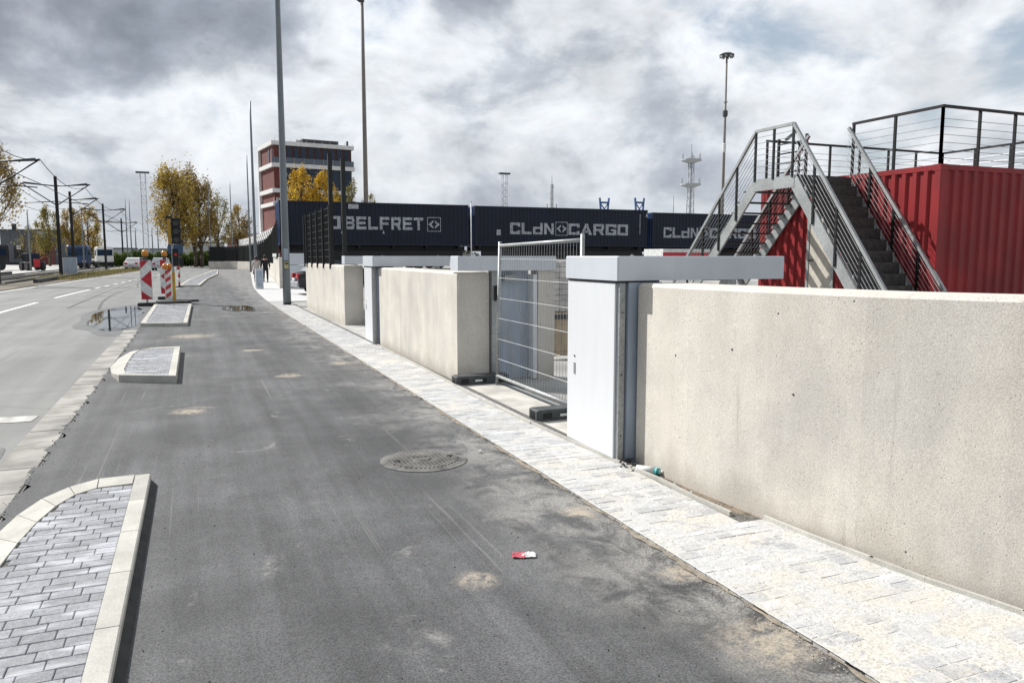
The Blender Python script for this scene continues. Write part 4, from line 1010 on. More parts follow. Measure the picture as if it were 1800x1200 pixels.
# ------------------------------------------------------------------ steel stairs over to the roof
SX0, SX1 = 11.44, 12.86; SYF, SYB = 12.62, 13.76; SZ = 3.36; RUNF, RUNB = 2.62, 2.9
st = thing('steel_stairs', (SX0, SYF, 0), 'galvanised steel stairs with landing climbing to the red container roof', 'stairs')
fr0 = Vector((0, SYF-.02, SZ)); frb = Vector((0, SYF-2.48, 0.02)); bk0 = Vector((0, SYB, SZ)); bkb = Vector((0, SYB+3.0, 0.02))
for x in (SX0, SX1):
    MB().bar((x, fr0.y, SZ-.12), (x, frb.y, .0), .045, .24).build('stringer', M['galv'], st, world=True)
    MB().bar((x, bk0.y, SZ-.12), (x, bkb.y, .0), .045, .24).build('stringer', M['galv'], st, world=True)
    MB().box((x-.03, SYF-.06, SZ-.26), (x+.03, SYB+.04, SZ-.012)).build('landing_beam', M['galv'], st, world=True)
MB().box((SX0+.035, SYF-.05, SZ-.05), (SX1-.035, SYB+.03, SZ)).build('landing_plate', M['treadm'], st, world=True)
NT = 15
for k in range(1, NT):
    f = k/NT
    for a, b in ((fr0, frb), (bk0, bkb)):
        p = a.lerp(b, f); sgn = -1 if a is fr0 else 1
        d = .24
        y0_, y1_ = (p.y-d, p.y+.02) if sgn < 0 else (p.y-.02, p.y+d)
        MB().box((SX0+.03, y0_+.06*(1), p.z-.03), (SX1-.03, y1_+.06*(-sgn if sgn>0 else 1)*0+.0, p.z)).build('tread', M['treadm'], st, world=True)
        MB().box((SX1-.055, y0_+.05, p.z-.11), (SX1-.03, y1_-.02, p.z-.031)).build('tread_bracket', M['galv'], st, world=True)
        if a is fr0: MB().box((SX0+.04, y1_-.03, p.z+.0), (SX1-.04, y1_-.015, p.z+.19)).build('riser', M['treadm'], st, world=True)
HR = 1.02
def stair_rail(x, ends):
    segs = [(kind, Vector((x, *p)), Vector((x, *q))) for kind, (p, q) in ends]; up = Vector((0,0,HR)); mb = MB()
    for kind, p, q in segs: mb.bar(p+up, q+up, .06, .06)
    t = mb.build('handrail', M['galv'], st, world=True)
    for kind, p, q in segs:
        n = max(1, round((q-p).length/(.62 if kind == 'flat' else .98)))
        for k in range(n+1):
            if kind != 'flat' and k == 0: continue
            c = p.lerp(q, k/n); MB().bar(c+Vector((0,0,-.2 if kind != 'flat' else -.05)), c+Vector((0,0,HR-.03)), .035, .05).build('post', M['black'], t, world=True)
        for w in range(7):
            o = Vector((0,0,.13+w*.125)); MB().tube(p+o, q+o, .006, n=5).build('wire', M['galv'], t, world=True)
F = ('flight', ((SYF, SZ), (frb.y, .02))); B_ = ('flight', ((SYB, SZ), (bkb.y, .02))); FL = ('flat', ((SYB, SZ), (SYF, SZ)))
stair_rail(SX0-.03, [FL, F, B_])
stair_rail(SX1+.02, [F])
stair_rail(SX1+.02, [B_])
t = thing('gate_rail', (12.95,13.9,zr), 'short black rail piece beside the landing on the container roof', 'railing')
MB().bar((0,0,0),(0,0,1.05),.05,.05).build('post', M['black'], t); MB().bar((0,.9,0),(0,.9,1.05),.05,.05).build('post', M['black'], t); MB().bar((-.35,-.05,1.07),(.3,1.0,1.07),.06,.05).build('handrail', M['black'], t)
for w in range(4): MB().bar((0,0,.25+w*.22),(0,.9,.25+w*.22),.03,.03).build('rung', M['black'], t)

# ------------------------------------------------------------------ things glimpsed through the opening
def on_ray(px, depth): return camxy(px, depth)
x, y = on_ray(992, 21); t = thing('block_stack', (x, y, 0), 'pale stone block stack on a pallet seen through the mesh panel', 'block stack')
for k in range(9):
    for q in range(5):
        MB().bbox((-.5+q*.22,-.3,.22+k*.15),(-.29+q*.22,.3,.36+k*.15),.008).build('block', M['block'], t)
MB().box((-.55,-.35,.12),(.65,.35,.2)).build('pallet_deck', M['timber'], t)
for q in (-.5,0,.5): MB().box((q,-.33,.0),(q+.1,.33,.119)).build('pallet_bearer', M['timber'], t)
x, y = on_ray(1000, 12.8); t = thing('timber_hoarding', (x, y, 0), 'low raw timber hoarding behind the gate opening', 'hoarding')
for q in range(12): MB().box((-.35+q*.11,-.02,.12),(-.245+q*.11,.02,.66)).build('plank', M['timber'], t)
MB().box((-.4,-.05,.665),(1.0,.03,.74)).build('top_rail', M['frame'], t); MB().box((-.4,-.05,.05),(1.0,.03,.115)).build('bottom_rail', M['timber'], t)
x, y = on_ray(1190, 44); t = thing('site_cabin', (x, y, .9), 'small white and red site cabin below the containers', 'cabin', rz=0)
MB().box((-1.,0,0),(2.2,2.,1.2)).build('cabin_wall', M['signwhite'], t); MB().box((-1.02,-.03,.8),(2.22,-.003,1.0)).build('red_band', M['signred'], t)
for q in range(2): MB().box((-.6+q*1.4,-.02,.2),(.2+q*1.4,-.003,.75)).build('window', M['glass'], t)

# ------------------------------------------------------------------ vehicles
def car(x, y, z, rz, label, paint, group=None):
    """nose along +X"""
    t = thing('parked_car', (x, y, z), label, 'car', group, rz)
    prof = [(-2.1,.32),(-2.15,.62),(-2.05,.92),(-1.75,1.0),(-1.35,1.42),(-.9,1.52),(.2,1.5),(.95,1.03),(1.85,.86),(2.1,.62),(2.08,.3)]
    n = len(prof); vs = []
    for sy, ins in ((-.86,0),(.86,0)):
        for px_, pz in prof:
            k = .16*max(0,(pz-.95)/.55); vs.append((px_, sy*(1-k), pz))
    fs = [tuple(range(n)), tuple(range(2*n-1, n-1, -1))] + [(i, n+i, n+(i+1) % n, (i+1) % n) for i in range(n)]
    b = MB().add(vs, fs).build('body', paint, t)
    MB().add([(-1.76,-.66,1.03),(-1.76,.66,1.03),(-1.39,.6,1.38),(-1.39,-.6,1.38)],[(0,3,2,1)]).build('rear_window', M['chrome'], t).location = (-.02,0,.012)
    MB().add([(.9,-.68,1.06),(.9,.68,1.06),(.26,.6,1.45),(.26,-.6,1.45)],[(0,1,2,3)]).build('windscreen', M['glass'], t).location = (.02,0,.012)
    for s in (-1,1):
        sw = MB().add([(-1.5,s*.855,1.02),(.75,s*.855,1.02),(.15,s*.755,1.42),(-1.2,s*.755,1.42)],[(0,1,2,3)] if s < 0 else [(3,2,1,0)]).build('side_window', M['glass'], t); sw.location = (0,s*.012,.005)
        MB().bbox((-2.16,s*.6-.16,.72),(-1.98,s*.6+.16+(.1 if s>0 else .1)-.1,.94),.01).build('tail_lamp', M['tail'], t)
        MB().box((2.0,s*.6-.17,.62),(2.11,s*.6+.17,.76)).build('headlight', M['chrome'], t)
        for wx in (-1.3,1.3):
            w = MB().tube((wx,s*.68,.32),(wx,s*.89,.32),.32,n=20).build('wheel', M['rubber'], t); MB().tube((wx,s*.89,.32),(wx,s*.9,.32),.19,n=14).build('hub_cap', M['silver'], w)
    MB().bbox((-2.2,-.8,.36),(-2.08,.8,.58),.02).build('bumper', M['silver'], t); MB().box((-2.215,-.26,.62),(-2.155,.26,.74)).build('number_plate', M['signwhite'], t)
    return t
car(6.25,35.4,.0,.06,'dark car with a red tail lamp parked inside the opening past the mesh fence',M['carblack'])
x, y = camxy(243,96); car(x,y,0,1.35,'white car on the road behind the nearest arrow beacon',M['carwhite'],'cars far down the road')
x, y = camxy(287,92); car(x,y,0,1.5,'dark car with white front on the road between the two beacons',M['silver'],'cars far down the road')
def truck(x, y, rz, label, paint, kind='rear'):
    t = thing('lorry', (x, y, 0), label, 'lorry', 'lorries parked on the pale lot', rz)
    MB().bbox((1.2,-1.2,.75),(3.2,1.2,3.1),.12).build('cab', paint, t); MB().box((3.2,-1.05,1.75),(3.215,1.05,2.7)).build('windscreen', M['glass'], t)
    for s in (-1,1): MB().box((1.7,s*1.201,1.8),(2.9,s*1.215,2.6)).build('side_window', M['glass'], t); MB().box((3.2,s*.8-.2,.9),(3.23,s*.8+.2,1.1)).build('headlight', M['chrome'], t)
    MB().box((-3,-.45,.7),(1.2,.45,.95)).build('chassis', M['black'], t); MB().bbox((3.0,-1.2,.4),(3.26,1.2,.8),.05).build('bumper', M['black'], t)
    for wx in (-2.3,2.3):
        for s in (-1,1): MB().tube((wx,s*.8,.5),(wx,s*1.18,.5),.5,n=18).build('wheel', M['rubber'], t)
    MB().box((-3.05,-1.1,.55),(-2.95,1.1,.75)).build('rear_bar', M['black'], t)
    for s in (-1,1): MB().box((-3.06,s*.85-.18,.6),(-3.051,s*.85+.18,.72)).build('tail_lamp', M['tail'], t)
    return t
x, y = camxy(184,122); truck(x,y,-1.35,'white lorry cab facing the road beside the overhead line poles',M['carwhite'])
x, y = camxy(152,104); truck(x,y,-1.7,'dark blue lorry parked left of the white cab',M['trucknavy'])
x, y = camxy(30,96); tb = truck(x,y,-2.4,'black lorry with silver window frame parked by the grey building',M['carblack'])
x, y = camxy(63,92); t = thing('yard_tractor', (x,y,0), 'black yard tractor with a red centre seen from behind', 'tractor', rz=.5)
MB().bbox((-.75,-1,.55),(.75,1.6,1.0),.05).build('chassis', M['black'], t); MB().bbox((-.7,0,1.0),(.7,1.4,2.05),.08).build('cab', M['carblack'], t); MB().box((-.6,-.005,1.3),(.6,-.001,1.9)).build('rear_window', M['glass'], t)
MB().bbox((-.34,-1.1,.4),(.34,-.98,1.35),.03).build('red_panel', M['carred'], t)
for s in (-1,1):
    for wy in (-.5,1.2): MB().tube((s*.62,wy,.5),(s*1.0,wy,.5),.5,n=16).build('wheel', M['rubber'], t)

# ------------------------------------------------------------------ tram line: poles, arms, wires, rails
def tpole(x, y, h, arm, label, w=.26):
    t = thing('catenary_pole', (x, y, 0), label, 'tram pole', 'poles of the tram overhead line')
    MB().add([(-w/2,-w/2,0),(w/2,-w/2,0),(w/2,w/2,0),(-w/2,w/2,0),(-w*.4,-w*.4,h),(w*.4,-w*.4,h),(w*.4,w*.4,h),(-w*.4,w*.4,h)],[(0,3,2,1),(4,5,6,7),(0,1,5,4),(1,2,6,5),(2,3,7,6),(3,0,4,7)]).build('shaft', M['black'], t)
    MB().box((-.3,-.3,0),(.3,.3,.12)).build('base', M['kerb'], t)
    for s in ((-1,1) if arm == 2 else (1,)):
        MB().tube((0,0,h-.8),(s*2.5,0,h-.62),.05,n=6).build('arm', M['black'], t, True); MB().tube((s*2.4,0,h-.65),(s*.1,0,h-2.3),.045,n=6).build('strut', M['black'], t, True)
        MB().tube((s*1.2,0,h-.7),(s*2.3,0,h-.55),.06,n=6).build('insulator', M['darkplastic'], t, True); MB().tube((s*2.3,0,h-2.2),(s*.1,0,h-2.05),.035,n=6).build('registration_arm', M['black'], t, True)
    return t
TP = [(-10.6,53.0,7.9,2,'tram pole at the left edge of the view beside the golden tree'),(-10.2,73.4,8.2,2,'thick black tram pole with spread arms next to the grey cabinet'),
      (-11.0,87.5,8.0,1,'bluish tram pole just right of the grey cabinet'),(-9.9,106,8.0,2,'tram pole beside the white lorry cab'),(-11.0,146,8.0,2,'farthest tram pole right of the white lorry cab')]
for p in TP: tpole(*p)
def wire(x, z, sag, label):
    mb = MB(); pts = []; ys = [34,53,73.4,106,146,190]
    for a, b in zip(ys, ys[1:]):
        for k in range(8):
            f = k/8; pts.append((x+.02*(a+(b-a)*f-53)*.0, a+(b-a)*f, z-sag*4*f*(1-f)))
    pts.append((x,190,z)); mb.path(pts, .022, 4); tag(mb.build('overhead_wire', M['black']), label, 'overhead wire', 'wires of the tram overhead line')
wire(-8.1,7.35,.7,'upper overhead tram wire on the road side of the poles'); wire(-8.1,5.9,.05,'lower overhead tram wire on the road side of the poles')
wire(-13.0,7.35,.7,'upper overhead tram wire on the far side of the poles'); wire(-13.0,5.9,.05,'lower overhead tram wire on the far side of the poles')
for i, x in enumerate((-9.95,-11.4,-12.4,-13.9)):
    o = strip(30, 200, lambda y: x-.04-.6, lambda y: x+.04-.6, .16).build('tram_rail', M['iron'])
    o2 = MB(); o2.box((x-.64,30,.03),(x-.56,200,.159)); o.data.clear_geometry(); o.data.from_pydata(o2.v, [], o2.f); tag(o, ['tram rail nearest the road','second tram rail from the road','third tram rail from the road','tram rail farthest from the road'][i], 'rail', 'rails of the tram line')
t = thing('platform_edge', (-11,60,0), 'dark low kerb along the tram track left of the road', 'kerb')
MB().box((-9.35,56,.0),(-9.1,76,.25)).build('kerb_stone', M['frame'], t, world=True); MB().box((-15.2,54,.0),(-14.9,80,.35)).build('kerb_stone', M['frame'], t, world=True)
x, y = camxy(127,67.5); t = thing('switch_cabinet', (x,y,0), 'light grey switch cabinet between two tram poles', 'cabinet', rz=.1)
MB().bbox((-.55,-.3,.1),(.55,.3,1.62),.02).build('casing', M['cap'], t); MB().box((-.5,-.3035,.15),(-.01,-.3005,1.55)).build('door', M['bluegrey'], t); MB().box((.01,-.3035,.15),(.5,-.3005,1.55)).build('door', M['bluegrey'], t); MB().box((-.6,-.34,1.621),(.6,.34,1.68)).build('lid', M['black'], t); MB().box((-.5,-.25,0),(.5,.25,.099)).build('plinth', M['kerb'], t)

# ------------------------------------------------------------------ masts, poles and far skyline
def mast(px, depth, ytop, label, kind, r=.2, cat='mast', mat='galv'):
    x, y = camxy(px, depth); h = 1.7 + (450-ytop)/1350*depth
    t = thing('lighting_mast' if kind in ('ring','cams') else 'radio_mast' if kind in ('radio','ant') else 'lattice_mast' if kind == 'lattice' else 'thin_pole', (x,y,0), label, cat)
    m_ = M[mat]
    if kind in ('ring','cams','thin'):
        MB().lathe([(r,0),(r*.75,h*.55),(r*.5,h)], n=10).build('shaft', m_, t, True)
    if kind == 'ring':
        MB().lathe([(.15,h-.25),(.95,h-.05),(1.05,h+.1),(.7,h+.3),(.15,h+.4)], n=16).build('head_ring', M['darkplastic'], t)
        for k in range(8):
            a = k*math.pi/4; MB().box((.65,-.16,h-.28),(1.0,.16,h-.06),Matrix.Rotation(a,4,'Z')).build('floodlight', M['galv'], t)
        MB().lathe([(.12,h-8.5),(.36,h-8.3),(.36,h-7.6),(.12,h-7.4)], n=12).build('equipment_ring', M['darkplastic'], t); MB().lathe([(.12,h-6.5),(.3,h-6.4),(.3,h-6.3)], n=12).build('collar', M['galv'], t)
        MB().lathe([(.2,h*.55),(.27,h*.55+.1),(.27,h*.55+1.2),(.2,h*.55+1.3)], n=10).build('joint_sleeve', M['signwhite'], t)
    if kind == 'cams':
        for k in range(3): MB().box((.15,-.3+k*.02,h*.862-k*.35),(.7,.3,h*.862+.22-k*.35),Matrix.Rotation(k*2.1,4,'Z')).build('camera_box', M['darkplastic'], t)
        MB().lathe([(.3,h-.3),(1.6,h),(.3,h+.5)], n=14).build('head_ring', M['darkplastic'], t)
    if kind in ('lattice','radio','ant'):
        w = r; lat = MB()
        for sx in (-1,1):
            for sy in (-1,1): MB().tube((sx*w,sy*w,0),(sx*w*(.55 if kind != 'lattice' else .95),sy*w*(.55 if kind != 'lattice' else .95),h*(1 if kind == 'lattice' else .9)),.09 if kind != 'lattice' else .07,n=5).build('leg', m_, t, True)
        n = int(h/1.6)
        for k in range(n):
            z0, z1 = k*h*.9/n, (k+1)*h*.9/n; s = w*(1-.45*k/n) if kind != 'lattice' else w
            for a in range(4):
                Rm = Matrix.Rotation(a*math.pi/2,4,'Z'); lat.tube(Rm @ Vector((-s,-s,z0)), Rm @ Vector((s,-s,z1)), .04, n=3, cap=False); lat.tube(Rm @ Vector((-s,-s,z1)), Rm @ Vector((s,-s,z1)), .04, n=3, cap=False)
        lat.build('bracing', m_, t)
        if kind == 'lattice': MB().box((-w*2.6,-w,h),(w*2.6,w,h+.35)).build('light_bar', M['darkplastic'], t)
        else:
            for zf in ((.86,.66) if kind == 'radio' else (.62,)):
                MB().lathe([(w*.9,h*zf-.5),(w*3.2,h*zf),(w*3.2,h*zf+.25),(w*.8,h*zf+.3)], n=14).build('platform', m_, t)
                for a in range(6): MB().tube((w*3*math.cos(a*1.05),w*3*math.sin(a*1.05),h*zf),(w*3*math.cos(a*1.05),w*3*math.sin(a*1.05),h*zf+1.3),.07,n=5).build('antenna', m_, t)
            MB().tube((0,0,h*.86),(0,0,h),.14,.05,n=6).build('spire', m_, t)
            MB().tube((0,0,0),(0,0,h*.9),w*.45,w*.3,n=8).build('cable_riser', m_, t)
    return t
mast(1265,112,112,'high mast with round lamp ring above the right hand container row','ring',.25,'floodlight mast','mastbrown')
mast(647,80,-60,'tall mast with camera boxes rising out of the view behind the COBELFRET container','cams',.27,'floodlight mast','mastbrown')
mast(1209,150,258,'pale radio mast with two round platforms left of the steel stairs','radio',.62,'radio mast','palebuild')
mast(969,200,312,'thin antenna mast with one cross platform above the middle container','ant',.45,'radio mast','palebuild')
mast(887,180,310,'square lattice floodlight mast above the gap between containers','lattice',.5,'lattice mast','palebuild')
mast(262,180,308,'tall lattice floodlight mast left of the big golden trees','lattice',.55,'lattice mast','palebuild')
for px, d, yt, lb in ((229,120,352,'left one of a close pair of thin poles right of the tram poles'),(236,125,353,'right one of a close pair of thin poles right of the tram poles'),(1180,170,347,'thin pole left of the pale radio mast'),
                      (58,90,370,'thin street lamp pole in front of the grey building'),(152,100,366,'thin pale pole in front of the autumn trees on the left'),(244,140,402,'short thin pole far away behind the beacons'),(273,150,400,'distant thin pole left of the golden trees'),(283,160,380,'distant thin pole nearest the golden trees')):
    mast(px,d,yt,lb,'thin',.11 if d < 130 else .14,'pole','column')
def crane(px, label):
    d = 420; x, y = camxy(px, d); t = thing('harbour_crane', (x,y,0), label, 'crane', 'blue harbour cranes on the horizon'); h = 1.7+100/1350*d
    for s in (-1,1):
        MB().bar((s*5,0,0),(s*2.2,0,h-6),.9,.9).build('leg', M['craneblue'], t); MB().bar((s*2.2,0,h-6),(s*2.8,0,h),.8,.8).build('tower_leg', M['craneblue'], t)
    MB().box((-3.4,-.6,h-12),(3.4,.6,h-10.6)).build('portal_beam', M['craneblue'], t); MB().bar((-2.6,0,h-9),(2.2,0,h-3),.5,.5).build('brace', M['craneblue'], t); MB().bar((2.6,.1,h-9),(-2.2,.1,h-3),.5,.5).build('brace', M['craneblue'], t)
    MB().box((-2.5,-.5,h-3),(2.5,.5,h-2)).build('head_beam', M['craneblue'], t)
crane(1060,'left blue harbour crane peeping over the middle container'); crane(1121,'right blue harbour crane peeping over the middle container')

# ------------------------------------------------------------------ brick office tower
bx, by = camxy(489,137); tw = thing('office_tower', (bx,by,0), 'red brick office tower with white floor bands behind the containers', 'building', rz=R(8))
BL, BD = 14.1, 10.
bands = [(21.0,21.7,.4),(17.2,17.9,.45),(12.8,13.5,.45),(10.5,11.15,.4)]
MB().box((0,0,0),(BL,BD,21.1)).build('wall', M['brick'], tw)
MB().box((1.25,-.05,0),(BL-.02,-.002,17.19)).build('dark_facade', simple('dark_facade_cladding',(.022,.024,.034),.5), tw)
MB().box((.9,-.05,17.91),(BL-.02,-.002,20.99)).build('dark_facade', simple('dark_brick_piers',(.05,.022,.022),.8), tw)
for z0, z1, o in bands: MB().box((-o,-o,z0),(BL+o,BD+o,z1)).build('floor_band', M['band'], tw)
MB().box((-.5,BD-.4,0),(-.02,BD+.45,20.99)).build('corner_fin', M['band'], tw)
def win(x0, x1, z0, z1, nx, nz, face='front'):
    for i in range(nx):
        for k in range(nz):
            a0 = x0+(x1-x0)*i/nx+.06; a1 = x0+(x1-x0)*(i+1)/nx-.06; b0 = z0+(z1-z0)*k/nz+.05; b1 = z0+(z1-z0)*(k+1)/nz-.05
            if face == 'front':
                f = MB().box((a0,-.11,b0),(a1,-.052,b1)).build('window', M['frame'], tw); MB().box((a0+.07,-.14,b0+.07),(a1-.07,-.111,b1-.07)).build('pane', M['glass'], f)
            else:
                f = MB().box((-.06,a0,b0),(-.004,a1,b1)).build('window', M['frame'], tw); MB().box((-.09,a0+.07,b0+.07),(-.061,a1-.07,b1-.07)).build('pane', M['glass'], f)
FZ = -.05
for i in range(10): win(.95+i*1.3,1.85+i*1.3,17.95,20.9,1,1)
win(1.4,13.9,13.6,17.1,11,2); win(1.4,13.9,11.2,12.7,11,1); win(1.4,13.9,6.8,10.4,11,1); win(1.4,13.9,1,6.4,11,2)
for i in range(2): win(.5+i*2.2,1.5+i*2.2,18.0,20.6,1,1,'side')
MB().box((-.35,-.42,17.91),(BL+.3,-.38,18.9)).build('glass_balustrade', simple('pale_balustrade_glass',(.07,.09,.12),.1), tw)
for i in range(9): MB().box((i*1.75,-.45,17.91),(i*1.75+.05,-.425,18.95)).build('balustrade_post', M['galv'], tw)
lt = lettering('LANTIS', -.35, 11.16, .46, .36, .8, tw, M['band'], y=-.36)
MB().box((5.6,1.5,21.71),(12.2,8,22.6)).build('roof_unit', M['frame'], tw); MB().box((13.4,.4,21.71),(13.7,.7,22.6)).build('vent', M['frame'], tw); MB().box((4.2,.4,21.71),(4.5,.7,22.2)).build('vent', M['galv'], tw)
for i in range(11): MB().tube((.3+i*1.4,.0,21.7),(.3+i*1.4,.0,22.2),.03,n=4).build('roof_rail_post', M['galv'], tw)
x, y = camxy(420,136); an = thing('low_annexe', (x,y,0), 'low brick annexe with a white roof slab left of the office tower', 'building', rz=R(8))
MB().box((0,0,0),(8,9,4.9)).build('wall', M['brick'], an); MB().box((-.7,-.7,4.9),(8.5,9.5,5.7)).build('roof_slab', M['band'], an)
for i in range(4): f = MB().box((1.7+i*1.5,-.06,1),(3.0+i*1.5,-.004,4.6)).build('window', M['frame'], an); MB().box((1.78+i*1.5,-.09,1.1),(2.92+i*1.5,-.061,4.5)).build('pane', M['glass'], f)
# stacked pale pipes / scaffold seen as a light lattice between annexe and fence
x0_, y0_ = camxy(424,112); x1_, y1_ = camxy(489,78); sf = thing('ramp_truss', (x0_,y0_,0), 'white lattice parapet rising behind the dark curving fence', 'parapet')
for k in range(22):
    f = k/22; f2 = (k+1)/22; a = Vector((x0_+(x1_-x0_)*f, y0_+(y1_-y0_)*f, 3.2+.75*f**2.2)); b = Vector((x0_+(x1_-x0_)*f2, y0_+(y1_-y0_)*f2, 3.2+.75*f2**2.2))
    MB().tube(a,b,.06,n=5).tube(a+Vector((0,0,.75)),b+Vector((0,0,.75)),.06,n=5).tube(a,b+Vector((0,0,.75)),.06,n=5).tube(a+Vector((0,0,.75)),b,.06,n=5).tube(a-Vector((0,0,a.z)),a+Vector((0,0,.75)),.05,n=5).build('truss_bay', M['band'], sf, world=True)
# buildings at the left
x, y = camxy(8,150); gb = thing('grey_warehouse', (x,y,0), 'dark grey flat roofed warehouse behind the parked lorries', 'building', rz=R(-18))
MB().box((0,0,0),(8.6,12,6.6)).build('wall', M['greybuild'], gb); MB().box((-.1,-.1,6.6),(8.7,12.1,6.85)).build('roof_edge', M['frame'], gb); MB().box((1.2,2,6.85),(1.8,2.6,8.0)).build('chimney', M['frame'], gb)
for k in range(5): MB().box((.3+k*1.7,-.05,4.4),(1.8+k*1.7,-.003,6.4)).build('cladding_panel', M['bluegrey'] if k > 3 else M['greybuild'], gb)
MB().box((2.4,-.05,1.2),(4.6,-.003,3.6)).build('gateway', M['black'], gb); sg = MB().box((3.0,-.12,3.0),(3.75,-.06,3.75)).build('sign', M['signwhite'], gb); lettering('D',.0,.0,1,.34,.45,sg,M['black'],y=-.13,t=.004).location = (3.2,0,3.15)
x, y = camxy(62,150); b2 = thing('maroon_shed', (x,y,0), 'small maroon shed right of the grey warehouse', 'building', rz=R(-15))
MB().box((0,0,0),(2.8,8,4.4)).build('wall', M['redbuild'], b2); MB().box((-.1,-.1,4.4),(2.9,8.1,4.6)).build('roof_edge', M['frame'], b2); MB().box((.3,-.05,.0),(1.3,-.003,2.2)).build('door', M['frame'], b2)
for px, w, h, d, lb, m_ in ((205,6,4.5,300,'pale flat shed far behind the hedge left of centre','palebuild'),(240,9,4.0,320,'long low grey shed on the horizon behind the hedge','greybuild'),(276,7,4.3,310,'pale low shed on the horizon beside the lattice mast','palebuild'),(352,7,6,260,'pale building glimpsed between the golden tree trunks','palebuild')):
    x, y = camxy(px,d); t = thing('distant_shed', (x,y,0), lb, 'building', rz=R(-20)); MB().box((-w/2*1.6,0,0),(w/2*1.6,10,h)).build('wall', M[m_], t); MB().box((-w/2*1.6-.2,-.2,h),(w/2*1.6+.2,10.2,h+.4)).build('roof', M['frame'], t)

# ------------------------------------------------------------------ trees, hedge, weeds
def leaf_cards(mb, pts, s, r):
    for (x, y, z) in pts:
        a = Vector((r.gauss(0,1), r.gauss(0,1), r.gauss(0,1))).normalized(); u = a.orthogonal().normalized(); w = a.cross(u)
        k = s*r.uniform(.6,1.4); c = Vector((x,y,z)); mb.add([c-u*k, c+w*k*.6, c+u*k, c-w*k*.6], [(0,1,2,3)])
def tree(px, depth, hgt, rad, zc0, label, leaf, seed, n=5200, lean=0., trunks=1, ls=.13, group='autumn trees behind the road', clumps=None):
    r = random.Random(seed); x, y = camxy(px, depth); t = thing('autumn_tree', (x,y,0), label, 'tree', group)
    tr = MB(); lb = MB(); cr = MB(); axes = []
    for q in range(trunks):
        ox = (q-(trunks-1)/2)*.8; top = Vector((ox*1.8+lean*hgt, r.uniform(-.4,.4), hgt*.9)); prev = base = Vector((ox,0,0)); ax = [base]
        for k in range(1, 8):
            p = base.lerp(top, k/7)+Vector((r.uniform(-.14,.14),r.uniform(-.14,.14),0)); tr.tube(prev,p,.24*(1-(k-1)/7)*hgt/12+.03,.24*(1-k/7)*hgt/12+.03,n=7); prev = p; ax.append(p)
        axes.append(ax)
    N = clumps or int(42*rad*rad/8)+14; hz = (hgt-zc0)/2; zc = (hgt+zc0)/2; cl = []
    while len(cl) < N:
        a = r.uniform(0,6.283); u = r.uniform(-1,1); rr = r.uniform(.25,1)**.5
        w = math.sqrt(max(0,1-u*u))**.75*(1.-.22*max(0,u))            # full below, narrowing upwards
        cl.append(Vector((math.cos(a)*w*rr*rad+lean*hgt*(.5+.4*u), math.sin(a)*w*rr*rad, zc+hz*u*.9)))
    for c in cl:
        ax = axes[r.randrange(trunks)]; zf = max(zc0*.6, c.z-r.uniform(.15,.35)*hgt)/(hgt*.9)*7; i = min(6, int(zf)); st_ = ax[i].lerp(ax[i+1], min(1, zf-i))
        midp = st_.lerp(c,.5)+Vector((0,0,-.08*rad)); lb.tube(st_,midp,.07*hgt/12,.04*hgt/12,n=4,cap=False); tipp = c+(c-midp)*.35+Vector((0,0,.35*rad*.6)); lb.tube(midp,c,.04*hgt/12,.025,n=4,cap=False); lb.tube(c,tipp,.025,.01,n=3,cap=False)
        for w in range(3): lb.tube(c.lerp(midp,.3*w),c+Vector((r.gauss(0,.2),r.gauss(0,.2),r.uniform(.2,.5)))*rad,.02,.008,n=3,cap=False)
        s = rad*r.uniform(.10,.19); kk = int(n/N*r.uniform(.35,1.6)); up = r.uniform(1.2,2.1)
        pts = []
        for _ in range(kk):
            v = r.gauss(0,1); k2 = .55 if v > .8 else 1.                # plume tips
            pts.append((c.x+r.gauss(0,s)*k2, c.y+r.gauss(0,s)*k2, max(zc0*.55, c.z+v*s*up)))
        leaf_cards(cr, pts, ls, r)
    tr.build('trunk', M['bark'], t, True); lb.build('limbs', M['bark'], t); cr.build('crown', leaf, t); return t
tree(320,116,14.2,3.6,4.0,'large golden tree, left of the touching pair behind the traffic light',M['leafA'],1,9000,-.05,1,.15)
tree(352,120,14.6,3.3,4.2,'large brown gold tree, right of the touching pair behind the traffic light',M['leafB'],2,8000,-.02,2,.15)
tree(388,128,11.3,2.3,3.6,'thin olive tree just right of the large golden pair',M['leafC'],3,2600,0,1,.14)
tree(426,134,10.2,2.2,3.6,'small golden tree above the dark fence left of the office tower',M['leafB'],4,2600,0,1,.14)
tree(-14,74,12.3,3.0,4.6,'rust gold tree cut by the left edge of the view',M['leafB'],5,7000,0,1,.12)
tree(92,132,9.6,2.0,2.4,'olive gold tree left of the thick tram pole',M['leafC'],6,4200,0,1,.14)
tree(135,136,9.9,2.2,2.4,'brownish tree directly behind the bluish tram pole',M['leafB'],7,4200,0,1,.14)
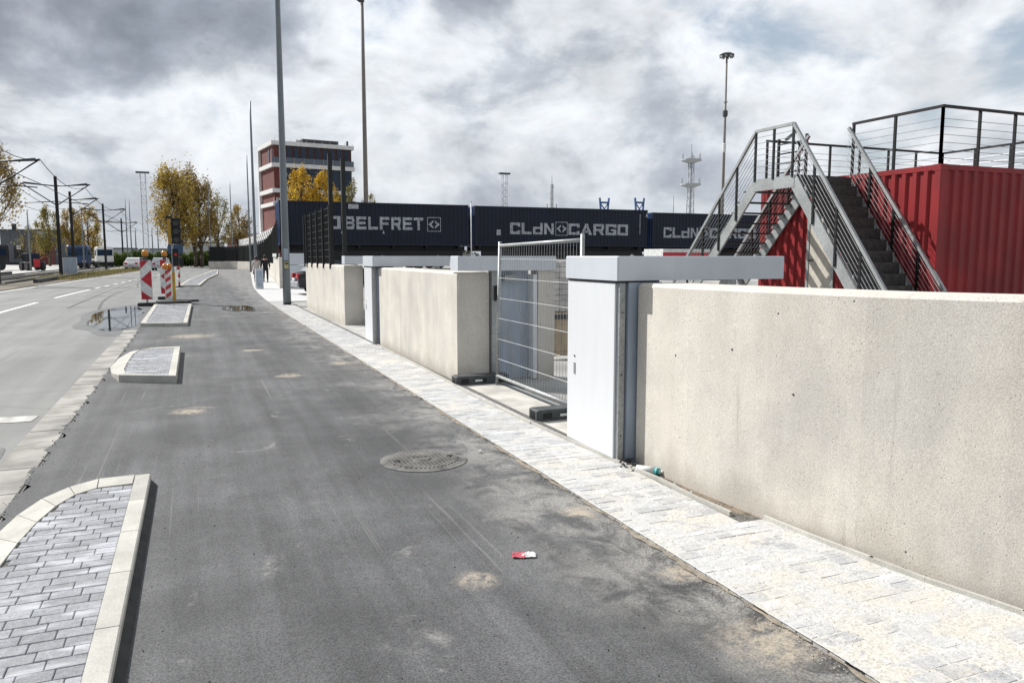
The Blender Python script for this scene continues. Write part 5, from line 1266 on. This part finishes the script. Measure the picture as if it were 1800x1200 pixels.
tree(162,140,10.3,2.3,2.4,'brown gold tree left of the white lorry cab',M['leafA'],8,4600,0,1,.14)
tree(536,100,12.6,2.4,4.5,'left yellow tree in front of the office tower',M['leafY'],9,6500,0,1,.13)
tree(566,102,12.6,2.4,4.5,'right yellow tree in front of the office tower',M['leafY'],10,6500,0,1,.13)
tree(622,112,12.6,1.5,4.5,'sparse tree right of the office tower',M['leafC'],11,1300,0,1,.12)
tree(652,112,10.6,1.5,4.5,'sparse small tree behind the tall mast',M['leafC'],12,1100,0,1,.12)
tree(588,106,11.0,1.7,4.5,'thin brownish tree between the yellow pair and the two black posts',M['leafB'],13,1800,0,1,.12)
tree(58,120,6.3,1.9,1.2,'bare grey olive bush tree in front of the grey warehouse',M['leafC'],14,900,0,2,.1)
hd_ = MB(); r = random.Random(30)
for k in range(30000):
    px = r.uniform(176,398); d = 128+r.uniform(0,5); x, y = camxy(px,d); z = r.uniform(0,1)**.7*2.3*(1+.12*math.sin(px*.11)+.08*math.sin(px*.43))
    leaf_cards(hd_, [(x,y,z)], .16, r)
tag(hd_.build('hedge', M['hedge']), kind='stuff'); 
wd = MB()
for k in range(6000):
    yy = r.uniform(62,120); xx = r.uniform(-12.6,-9.4)+bend(yy)*.9
    h = r.uniform(.08,.32)*(1.5 if r.random() < .1 else 1); a = r.uniform(0,6.28); w = .03
    wd.add([(xx-w*math.cos(a),yy-w*math.sin(a),.02),(xx+w*math.cos(a),yy+w*math.sin(a),.02),(xx+r.uniform(-.1,.1),yy+r.uniform(-.1,.1),h)],[(0,1,2)])
tag(wd.build('dry_grass', M['dry']), kind='stuff')
# low far woodland line on the horizon
fw = MB()
for k in range(9000):
    px = r.uniform(-300,2300); d = 520+r.uniform(0,80); x, y = camxy(px,d); leaf_cards(fw, [(x,y,r.uniform(0,1)*(5+2.5*math.sin(px*.02)+2*math.sin(px*.071)))], 1.5, r)
tag(fw.build('far_wood', leafmat('far_wood_leaves',(.07,.075,.05),(.045,.05,.04))), kind='stuff')
